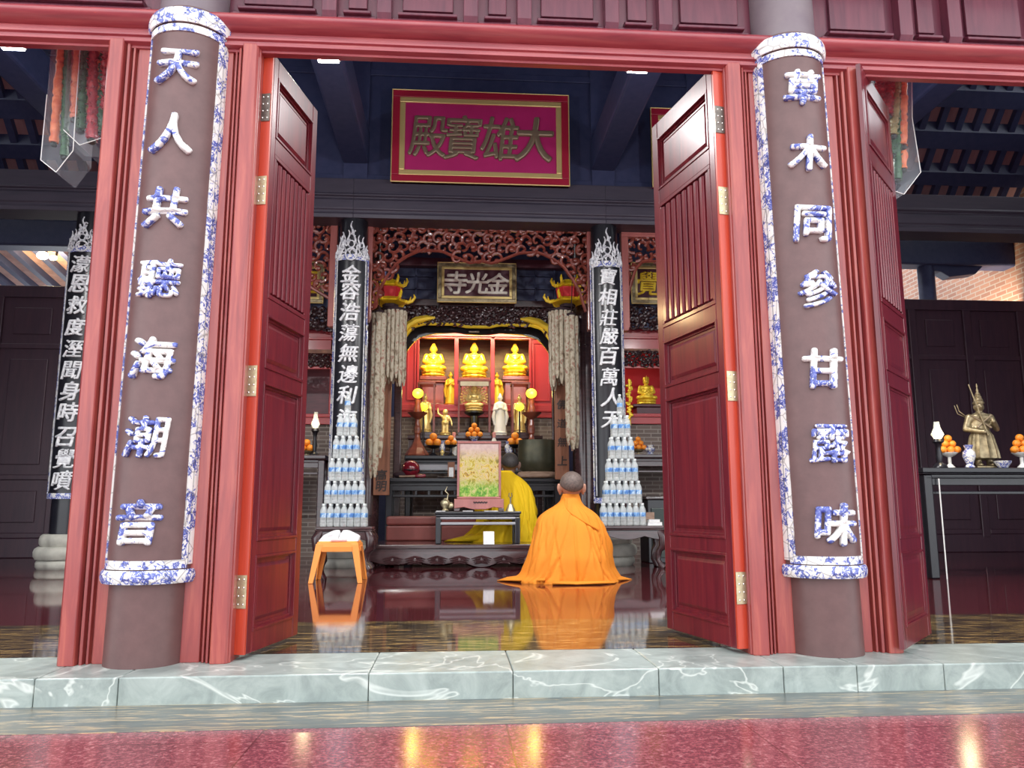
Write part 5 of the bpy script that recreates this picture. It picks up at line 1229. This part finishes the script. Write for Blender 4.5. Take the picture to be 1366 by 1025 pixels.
# ================================================================== PEOPLE
def smoothstep(a, b, x):
    f = min(1, max(0, (x-a)/(b-a))); return f*f*(3-2*f)
def monk(label, loc, prof, head_c, head_s, rmat, skin, hair, seed, sash=True, tail=None, arms=(), lean=0, rz=0):
    """prof: (z, xc, half width, y centre, half depth) from the ground up; the figure faces +Y"""
    t = thing('person', label, 'person', loc, rz); rnd = random.Random(seed)
    N = 220; rr = []; zs = [p[0] for p in prof]; Hh = zs[-1]
    def ip(z):
        k = max(i for i in range(len(prof)-1) if prof[i][0] <= z+1e-9); k0, k1, k2, k3 = max(k-1, 0), k, k+1, min(k+2, len(prof)-1)
        h = prof[k2][0]-prof[k1][0]; f = (z-prof[k1][0])/h; out = []
        for q in range(1, 5):
            m1 = (prof[k2][q]-prof[k0][q])/(prof[k2][0]-prof[k0][0])*h; m2 = (prof[k3][q]-prof[k1][q])/(prof[k3][0]-prof[k1][0])*h
            out.append((2*f**3-3*f*f+1)*prof[k1][q]+(f**3-2*f*f+f)*m1+(3*f*f-2*f**3)*prof[k2][q]+(f**3-f*f)*m2)
        return out
    folds = [(rnd.uniform(0, 6.28), rnd.choice((5, 7, 9, 12, 15, 19)), rnd.uniform(.3, 1), rnd.uniform(-2.5, 2.5)) for _ in range(7)]
    creases = [(rnd.uniform(3.3, 6.1), rnd.uniform(-1.2, 1.2), rnd.uniform(.035, .075), rnd.uniform(.7, 1.6)) for _ in range(16)]+([(5.42, -.55, .045, 3.2), (5.62, .25, .05, 2.2), (4.05, .3, .05, 1.6)] if sash else [(5.55, -.3, .05, 3.0), (5.2, .5, .06, 1.5)])
    steps = 90
    for j in range(steps+1):
        z = zs[0]+(Hh-zs[0])*(j/steps)**1.25
        xc, rx, yc, ry = ip(z); ring = []; f = z/Hh
        for i in range(N):
            a = 2*pi*i/N; ca, sa = cos(a), sin(a); k = 1.0
            pw = 1/((abs(ca)**2.4+abs(sa)**2.4)**(1/2.4))
            amp = (.022+.070*(1-f)**.7)*(1-smoothstep(.72, .92, f))
            k += amp*(.38*sum(w_*sin(n_*a+ph+sl*z*3) for ph, n_, w_, sl in folds)-.55*sum(w_*max(0, 1-abs(((a*1.0-(a0_+dr*z)+pi) % (2*pi))-pi)/wd) for a0_, dr, wd, w_ in creases))
            x, y = xc+rx*ca*k*pw, yc+ry*sa*k*pw
            if sash and sa < 0.5:
                u = (x-xc)/max(rx, .05)         # diagonal overlap running from the left neck to the right underarm
                line = Hh*(0.86-0.27*(u+.35))
                y -= .013*(1-smoothstep(-.010, .010, z-line))*smoothstep(-.9, -.3, u)*smoothstep(.5, .1, -sa*0+u-.5)
            ring.append(Vector((x, y, z)))
        rr.append(ring)
    b = MB(); b.rings(rr); b.done('robe', rmat, t, smooth='all')
    if sash:
        b = MB(); pts = []
        for i in range(26):
            u = -.72+1.5*i/25; z = Hh*(.90-.25*(u+.5)); xc, rx, yc, ry = ip(z); q = max(0, 1-min(1, abs(u))**2.4)**(1/2.4)
            pts.append((xc+u*rx, yc-ry*q-.006, z))
        b.tube(pts, [.004]+[.009]*24+[.004], 8); b.done('robe_fold', rmat, t, smooth=True)
    # sleeves
    for s, pts, rad in arms:
        b = MB(); n = 24; P = [Vector(p) for p in pts]; rows = []
        m = 22
        for j in range(m+1):
            f = j/m*(len(P)-1); i0 = min(int(f), len(P)-2); q = f-i0
            c = P[i0].lerp(P[i0+1], q); r = [ra+(rb_-ra)*q for ra, rb_ in zip(rad[i0], rad[i0+1])]
            d = (P[i0+1]-P[i0]).normalized(); e1 = Vector((1, 0, 0)); e1 = (e1-d*e1.dot(d)).normalized(); e2 = d.cross(e1)
            rows.append([c+(e1*cos(2*pi*i/n)*r[0]+e2*sin(2*pi*i/n)*r[1])*(1+.07*sin(3*2*pi*i/n+j*.7+seed)) for i in range(n)])
        b.rings(rows); b.done('sleeve', rmat, t, smooth='all')
    if tail:
        for pts in tail:
            b = MB(); n = 10; rows = []
            for (x, y, hw, hh_, dx) in pts:
                rows.append([Vector((x+dx*.02*cos(2*pi*i/n), y+hw*cos(2*pi*i/n), max(.002, hh_*(.5+.5*sin(2*pi*i/n))*(1+.15*sin(5*x*9+i))))) for i in range(n)])
            b.rings(rows); b.done('robe_hem', rmat, t, smooth='all')
    # head, neck and hands: one continuous skin
    hx, hy, hz = head_c; k = head_s
    P = lambda x, y, z: (hx+x*k, hy+y*k, hz+z*k)
    p = [('e', P(0, -.06, .06), (.335*k, .41*k, .37*k)), ('e', P(0, .12, -.12), (.285*k, .31*k, .36*k)), ('c', P(0, -.1, -.75), P(0, -.06, -.15), .21*k, .205*k), ('e', P(0, .43, -.10), (.05*k, .075*k, .09*k)), ('e', P(0, .38, -.28), (.12*k, .05*k, .035*k)), ('e', P(0, .36, -.40), (.11*k, .08*k, .07*k))]
    for s in (-1, 1):
        p += [('e', P(s*.365, .0, -.10), (.05*k, .09*k, .19*k)), ('e', P(s*.415, -.05, -.05), (.05*k, .06*k, .15*k)), ('e', P(s*.13, .385, .04), (.06*k, .03*k, .03*k))]
    blob(p, .009, 'body', skin, t, 3)
    b = MB(); rows = []
    for j in range(17):
        ring = []
        for i in range(36):
            a = 2*pi*i/36; th = (1.30+.95*(.5-.5*sin(a))**1.6)*(1-j/16.2)
            ring.append(Vector(P(.372*sin(th)*cos(a), -.06+.445*sin(th)*sin(a), .06+.405*cos(th))))
        rows.append(ring)
    b.rings(rows); b.done('shaved_hair', hair, t, smooth='all')
    return t
def hands(t, hx, hy, hz, k, skin):
    """two relaxed hands laid in the lap: palm, four bent fingers and a thumb each"""
    for s in (-1, 1):
        p = [('c', (hx+s*.13, hy-.10, hz+.05), (hx+s*.06, hy, hz+.015), .030, .026), ('e', (hx+s*.03, hy+.01, hz), (.042, .036, .016))]
        for i in range(4):
            y = hy-.018+.018*i; L_ = (.050, .060, .056, .042)[i]
            p += [('c', (hx+s*.0, y, hz+.002), (hx-s*L_*.6, y, hz+.006), .0085, .0085), ('c', (hx-s*L_*.6, y, hz+.006), (hx-s*L_, y+.004, hz-.004), .0085, .007)]
        p += [('c', (hx+s*.045, hy+.03, hz+.006), (hx+s*.02, hy+.055, hz+.016), .011, .010), ('c', (hx+s*.02, hy+.055, hz+.016), (hx-s*.005, hy+.058, hz+.018), .0095, .008)]
        blob(p, .006, 'hand', skin, t, 2)
YM = 3.46
mx = at(762, 690, YM).x
prof = [(0.0, -.03, .46, .02, .33), (.02, -.03, .455, .02, .325), (.06, -.02, .415, .01, .31), (.12, -.025, .385, .0, .29), (.20, -.02, .362, -.01, .265), (.28, -.02, .342, -.01, .235), (.36, -.018, .322, -.01, .205), (.44, -.015, .30, 0, .185), (.50, -.02, .285, .01, .168), (.555, -.018, .255, .02, .15), (.60, -.014, .20, .025, .13), (.64, -.01, .135, .03, .112), (.68, .0, .095, .035, .098), (.715, .003, .082, .04, .088), (.745, .004, .070, .045, .078)]
mk = monk('person in a bright orange robe kneeling on the polished floor, seen from behind', (mx, YM, 0), prof, (.012, .045, .812), .28, 'robe_o', 'skin', 'stubble', 4,
     arms=[(1, [(.15, .02, .54), (.235, .0, .45), (.285, .0, .28), (.315, .03, .10)], [(.05, .06), (.065, .08), (.075, .09), (.06, .07)]), (-1, [(-.15, .03, .54), (-.255, .04, .45), (-.285, .10, .30), (-.20, .2, .22)], [(.055, .07), (.06, .075), (.065, .08), (.05, .06)])],
     tail=[[(.12, -.12, .20, .05, 1), (.30, -.05, .17, .05, 1), (.42, .02, .10, .035, 1), (.50, .06, .05, .018, 1), (.525, .07, .02, .008, 1)], [(-.25, -.15, .16, .07, 1), (-.42, -.02, .12, .05, 1), (-.56, .06, .08, .03, 1), (-.625, .08, .03, .01, 1)], [(-.2, -.30, .08, .03, 1), (.0, -.345, .06, .026, 1), (.2, -.31, .07, .03, 1), (.33, -.24, .05, .016, 1)]])
hands(mk, 0, .29, .28, 1, 'skin')
YM2 = 5.88
mx = at(675, 690, YM2).x
prof = [(0.0, -.06, .44, .0, .20), (.02, -.06, .44, .0, .20), (.08, -.04, .41, .0, .20), (.16, -.01, .36, .0, .19), (.26, .01, .335, -.01, .18), (.38, .01, .32, -.01, .17), (.50, .01, .305, 0, .16), (.60, .005, .285, .01, .15), (.68, -.005, .245, .02, .14), (.74, -.01, .185, .03, .12), (.78, -.01, .12, .035, .105), (.82, -.005, .08, .04, .085)]
mk2 = monk('person in a bright yellow robe sitting on the platform behind the flower picture', (mx, YM2, ZP), prof, (.05, .06, .905), .285, 'robe_y', 'skind', 'stubbled', 9, sash=False,
     arms=[(1, [(.17, .02, .60), (.265, .0, .50), (.30, .02, .34), (.28, .06, .2)], [(.05, .06), (.07, .08), (.075, .075), (.05, .06)]), (-1, [(-.22, .02, .64), (-.29, .05, .5), (-.30, .1, .36), (-.2, .16, .28)], [(.06, .07), (.07, .07), (.07, .07), (.05, .05)])],
     tail=[[(-.2, -.09, .10, .11, 1), (-.42, -.10, .10, .08, 1), (-.58, -.10, .07, .045, 1), (-.68, -.10, .04, .03, 1), (-.70, -.10, .02, .01, 1)]])
hands(mk2, 0, .17, .30, 1, 'skind')

# ================================================================== BOTTLE PYRAMIDS ON THEIR TABLES
def bottle_table(px0, px1, pyt, Yf, lab):
    x0, x1 = X(px0, Yf, pyt), X(px1, Yf, pyt); z = Z(pyt, Yf, (px0+px1)/2); D = .30
    t = thing('bottle_table', lab, 'table', ((x0+x1)/2, Yf, 0)); w = x1-x0
    b = MB(); b.box(-w/2, w/2, 0, D, z-.03, z); b.box(-w/2-.008, w/2+.008, -.008, D, z-.045, z-.032); b.done('table_top', 'ebony', t, bevel=.008)
    b = MB(); n = 24; sc = lambda f: z-.11-.035*abs(cos(f*pi*2))
    b.rings([[Vector((-w/2+.02+(w-.04)*i/n, .01, z-.046)), Vector((-w/2+.02+(w-.04)*i/n, .045, z-.046)), Vector((-w/2+.02+(w-.04)*i/n, .045, sc(i/n))), Vector((-w/2+.02+(w-.04)*i/n, .005, sc(i/n)))] for i in range(n+1)]); b.done('apron', 'ebony', t, bevel=.004)
    for sx in (-1, 1):
        for y in (.045, D-.045):
            sy = -1 if y < .1 else 1
            b = MB(); c = sx*(w/2-.045)
            P = [(c, y, z-.045), (c+sx*.035, y+sy*.02, z-.12), (c+sx*.03, y+sy*.015, z-.22), (c-sx*.005, y, z*.42), (c-sx*.02, y, z*.2), (c+sx*.005, y+sy*.01, .05), (c+sx*.025, y+sy*.02, .018), (c+sx*.02, y+sy*.015, 0)]
            b.tube(P, [.045, .055, .045, .032, .025, .026, .034, .03], 10); b.done('leg', 'ebony', t, smooth=True)
    return t, z
YBT = 4.76
BT1, z1 = bottle_table(421, 496, 703, YBT, 'dark bow legged wooden table under the bottle pyramid behind the orange stool')
BT2, z2 = bottle_table(786, 886, 701.5, YBT, 'dark bow legged wooden table under the bottle pyramid right of the orange robe')
BP = None
def bottle(loc, label, group, rz):
    global BP
    if BP is None:
        t = thing('water_bottle', label, 'bottle', loc, rz, group); r = .0335
        b = MB(); b.lathe([(r*.8, 0), (r, .008), (r, .03), (r*.93, .036), (r, .042), (r, .06), (r*.93, .066), (r, .072), (r, .088), (r*.965, .092), (r*.965, .136), (r, .14), (r, .152), (r*.9, .17), (r*.55, .196), (r*.42, .204), (r*.42, .214)], n=16); b.done('bottle_body', 'pet', t, smooth=True)
        b = MB(); b.lathe([(r*.985, .0925), (r*.99, .093), (r*.99, .1355), (r*.985, .136)], n=16); b.done('label', 'labelblue', t, smooth=True)
        b = MB(); b.lathe([(r*.48, .21), (r*.5, .212), (r*.5, .2285), (r*.44, .2315)], n=12); b.done('cap', 'cap', t, smooth=True)
        BP = t; return t
    return copy_tree(BP, loc, rz, label, group)
def pyramid(px, z, Yf, where, side):
    d = .0682; xc = X(px, Yf+.1, 640)
    for tier, n in enumerate((7, 6, 5, 4, 3, 1)):
        rows = (0, 1) if n > 1 else (0.5,)
        for row in rows:
            for i in range(n):
                y = Yf+.045+row*d+(tier % 2)*0.0+tier*.004
                rn = 'front row' if row < 1 else 'second row'
                pos = ('%s from left' % ORD[i]) if n > 1 else 'single'
                lab = 'clear water bottle, %s, %s of %s tier, %s' % (pos, rn, ORD[tier], where) if n > 1 else 'single clear water bottle topping the %s' % where
                bottle((xc+(i-(n-1)/2)*d, y, z+tier*.2318), lab, 'water bottles stacked in the '+side+' pyramid', random.random()*6)
pyramid(461, z1, YBT, 'pyramid behind orange stool', 'left')
pyramid(829, z2, YBT, 'pyramid beside white books', 'right')
# books and box by the right pyramid
q = at(873, 695, YBT+.05)
for i, (w, h, dx, lab) in enumerate(((.145, .035, 0, 'white book lying flat beside the right bottle pyramid, lower one'), (.11, .028, -.005, 'smaller white book lying on the lower white book beside bottles'))):
    t = thing('book', lab, 'book', (q.x+dx, YBT+.03, z2+i*.035), .03*i, 'white books beside the bottles')
    b = MB(); b.box(-w/2, w/2, 0, .10, .003, h-.003); b.done('pages', 'paper', t); b = MB(); b.box(-w/2-.003, w/2+.003, -.003, .10, 0, .003); b.box(-w/2-.003, w/2+.003, -.003, .10, h-.003, h); b.box(w/2, w/2+.003, -.003, .1, 0, h); b.done('cover', 'white', t)
q = at(860, 690, YBT+.16); b = MB(); b.box(-.085, .085, 0, .09, 0, .135); b.done('carton', 'log', loc=(q.x+.02, YBT+.155, z2), bevel=.004, label='grey brown carton behind the white books', cat='box')
q = at(885, 720, 5.5); t = thing('dark_cabinet', 'dark green cabinet standing behind the right bottle table', 'cabinet', (q.x+.2, 5.6, 0))
b = MB(); b.box(-.35, .35, 0, .4, 0, .72); b.done('body', 'black', t, bevel=.01)
b = MB(); b.box(-.31, .31, -.015, 0, .06, .62); b.done('door', mat('dark_green_paint', (.02, .035, .03), .4), t, bevel=.01)
b = MB(); b.box(-.37, .37, -.02, .42, .72, .75); b.done('top', 'ebony', t, bevel=.006)

# ================================================================== ORANGE STOOL WITH OPEN BOOK
a = at(448, 780, 3.46); st = thing('plastic_stool', 'orange plastic stool on the polished floor with an open white book on it', 'stool', (a.x, 3.62, 0)); h = .345
wt, wb = .178, .225
def leg(sx, sy):
    b = MB(); R = []
    for f in [i/8 for i in range(9)]:
        z = h-.02-(h-.02)*f; o = wt+(wb-wt)*f; th = .062-.022*f
        c = 1 if f < .99 else 1
        x0, y0 = sx*o, sy*o*.9
        R.append([Vector(p) for p in ((x0, y0, z), (x0-sx*th, y0, z), (x0-sx*th, y0-sy*.012, z), (x0-sx*.012, y0-sy*.012, z), (x0-sx*.012, y0-sy*th, z), (x0, y0-sy*th, z))])
    b.rings(R); b.done('leg', 'orangeplastic', st, bevel=.004)
for sx in (-1, 1):
    for sy in (-1, 1): leg(sx, sy)
b = MB(); rr = []
for z, o in ((h-.075, wt+.012), (h-.03, wt+.004), (h-.008, wt-.002), (h, wt-.015)):
    rr.append([Vector((cos(q)*o*1/max(abs(cos(q)), abs(sin(q)))**.86, .9*sin(q)*o*1/max(abs(cos(q)), abs(sin(q)))**.86, z)) for q in [2*pi*i/48 for i in range(48)]])
b.rings(rr, cap0=False); b.done('seat', 'orangeplastic', st, smooth=True)
for sx in (-1, 1):
    pass
b = MB()
for s in (-1, 1):
    b.box(-wt+.05, wt-.05, s*(wt*.9+.008)-.004, s*(wt*.9+.008)+.004, h-.085, h-.045); b.box(s*(wt+.008)-.004, s*(wt+.008)+.004, -wt*.8+.05, wt*.8-.05, h-.085, h-.045)
b.done('skirt', 'orangeplastic', st)
bk = thing('open_book', 'open white book with curling pages lying on the orange stool', 'book', (a.x, 3.62, h), .05)
b = MB(); rows = []
for i in range(25):
    f = i/24*2-1; zc = .012+.042*(1-abs(f))**.45*(abs(f) > .03)*1.0+.010*sin(abs(f)*5)
    rows.append([Vector((f*.165, -.13, .0)), Vector((f*.165, .14, .0)), Vector((f*.165, .14, zc+.03)), Vector((f*.165, -.13, zc+.004))])
b.rings(rows); b.done('pages', 'paper', bk, smooth=30)
b = MB(); b.box(-.06, .07, -.158, -.132, .0, .012); b.done('pink_bookmark', mat('pink_paper', (.8, .4, .35), .6), bk)

# ================================================================== GARLAND BAGS BEHIND THE LINTEL
def garlands(lab, Yq, strands, bagpoly, seed):
    bags = bagpoly; bagpoly = [p for q in bags for p in q]; xs = [p[0] for p in bagpoly]; x = X(sum(xs)/len(xs), Yq, 150); zlow = Z(max(p[1] for p in bagpoly), Yq, xs[0])
    t = thing('garland_bundle', lab, 'garland', (x, Yq, zlow)); L = t.location; rnd = random.Random(seed); T0 = 2.98
    for px0, px1, pyb, m, wpx in strands:
        b = MB(L); s = mpp(Yq); top = at(px0, 40, Yq); bot = at(px1, pyb, Yq); top.z = T0
        yo = rnd.uniform(-.05, -.01); R = wpx*s*.62
        n = 34; pts = [top.lerp(bot, i/n)+Vector((rnd.uniform(-.1, .1)*R, yo, 0)) for i in range(n+1)]
        b.tube(pts, [R*(1+.22*rnd.uniform(-1, 1)) for _ in pts], 9)
        if m not in ('orangetinsel',):
            for q in pts:
                for _ in range(5):
                    a_ = rnd.uniform(0, 6.28); d_ = Vector((cos(a_), sin(a_), rnd.uniform(-.5, .5)))
                    b.tube([q+d_*R*.7, q+d_*R*1.35], [R*.22, R*.06], 4)
        b.done('strand', m, t, smooth=True)
        b = MB(L); b.ell((bot.x, Yq+yo, bot.z-R*.5), R*.85, R*.85, R*.7, 12, 8); b.done('tassel_ball', 'tassel', t, smooth=True)
    for bi, poly in enumerate(bags):
        pf = [at(px, py, Yq) for px, py in poly]; y0, y1 = Yq-.10-.02*bi, Yq+.10+.02*bi
        for p in pf:
            if p.z > 2.8: p.z = T0
        b = MB(L); cen = sum(pf, Vector())/len(pf)
        b.rings([[Vector((p.x, y0, p.z)) for p in pf], [Vector((p.x, (y0+y1)/2, p.z)) for p in pf], [Vector((p.x, y1, p.z)) for p in pf]])
        b.done('plastic_bag', 'bag', t, bevel=.004)
        b = MB(L)
        for p, q in zip(pf, pf[1:]): b.tube([(p.x, y0, p.z), (q.x, y0, q.z)], .0022, 5)
        b.done('bag_seam', 'white', t)
    b = MB(L); b.box(-.02+x, .02+x, Yq-.06, Yq+.06, T0-.02, 3.62); b.done('hanging_strap', 'darkcloth', t)
garlands('clear bag of red, orange and green tinsel garlands hanging in the left opening', .42, [(112, 105, 163, 'orangetinsel', 10), (121, 113, 178, 'darkgreen', 10), (131, 127, 190, 'redtinsel', 11), (143, 138, 178, 'darkgreen', 11), (126, 118, 160, 'olivetinsel', 9), (90, 77, 195, 'orangetinsel', 9), (97, 90, 212, 'darkgreen', 8), (152, 150, 150, 'redtinsel', 13), (104, 97, 150, 'redtinsel', 7), (137, 132, 140, 'orangetinsel', 8)],
         [[(84, 40), (122, 40), (110, 213), (88, 241), (68, 225), (76, 140)], [(108, 40), (162, 40), (158, 196), (121, 208), (100, 188)]], 3)
garlands('clear bag of red, orange and green tinsel garlands hanging in the right opening', .42, [(1166, 1172, 150, 'redtinsel', 12), (1179, 1180, 158, 'redtinsel', 11), (1182, 1190, 208, 'darkgreen', 11), (1187, 1186, 185, 'olivetinsel', 9), (1194, 1199, 198, 'orangetinsel', 11), (1196, 1201, 228, 'orangetinsel', 9), (1190, 1193, 242, 'darkgreen', 9)],
         [[(1148, 60), (1199, 60), (1203, 170), (1214, 240), (1192, 269), (1172, 262), (1160, 170)]], 5)

# ================================================================== CEILING LAMPS (lit) and the light they give
def downlight(px, py, Yq, lab, e):
    p = at(px, py, Yq); t = thing('ceiling_lamp', lab, 'lamp', (p.x, Yq, p.z), 0, 'square downlights under the eave beam')
    b = MB(); b.box(-.075, .075, -.06, .06, .0, .012); b.done('lit_face', 'lampface', t)
    b = MB(); b.box(-.085, .085, -.07, .07, .012, .07); b.done('housing', 'steel', t, bevel=.006)
    b = MB(); b.box(-.01, .01, -.01, .01, .07, 4.63-p.z); b.done('stem', 'black', t)
    lamp('downlight', 'AREA', (p.x, Yq, p.z-.01), e, (1, .97, .92), .15, (p.x, Yq+.35, 0))
    lamp('downlight_glow', 'POINT', (p.x, Yq, p.z-.06), e*.9, (.93, .95, 1), .08)
    return t
E1 = 40
downlight(13, 61, 2.0, 'lit square downlight at the top of the left opening', E1)
downlight(437, 78, 2.0, 'lit square downlight near the top left of the middle opening', E1)
downlight(852, 92, 2.0, 'lit square downlight near the top right of the middle opening', E1)
downlight(1236, 104, 2.0, 'lit square downlight at the top of the right opening', E1)
for px, py, r in ((57, 341, .09), (71, 344, .06)):
    p = at(px, py, 8.95); t = thing('eave_lamp', 'glowing warm %s lamp under the rear eave above the left screen' % ('larger' if r > .08 else 'smaller'), 'lamp', (p.x, 8.95, p.z))
    b = MB(); b.ell((0, 0, 0), r, r*.8, r*.7, 16, 10); b.done('bulb', 'eavelamp', t, smooth=True)
    b = MB(); b.tube([(0, .05, .0), (0, .1, .1), (0, .0, 5.0-p.z)], .02, 8); b.done('bracket', 'black', t)
    lamp('eave_light', 'POINT', (p.x, 9.12, p.z-.12), 30, (1, .72, .35), .08)
lamp('gable_light', 'SPOT', (7.85, 7.75, 3.0), 110, (1, .80, .55), .1, (8.35, 8.25, 3.9), 1.6)
lamp('canopy_strip', 'AREA', (X(640, 7.3), 7.42, Z(418, 7.3)), 24, (1, .80, .52), 1.6, (X(640, 8), 8.1, Z(520, 8)), size_y=.1)
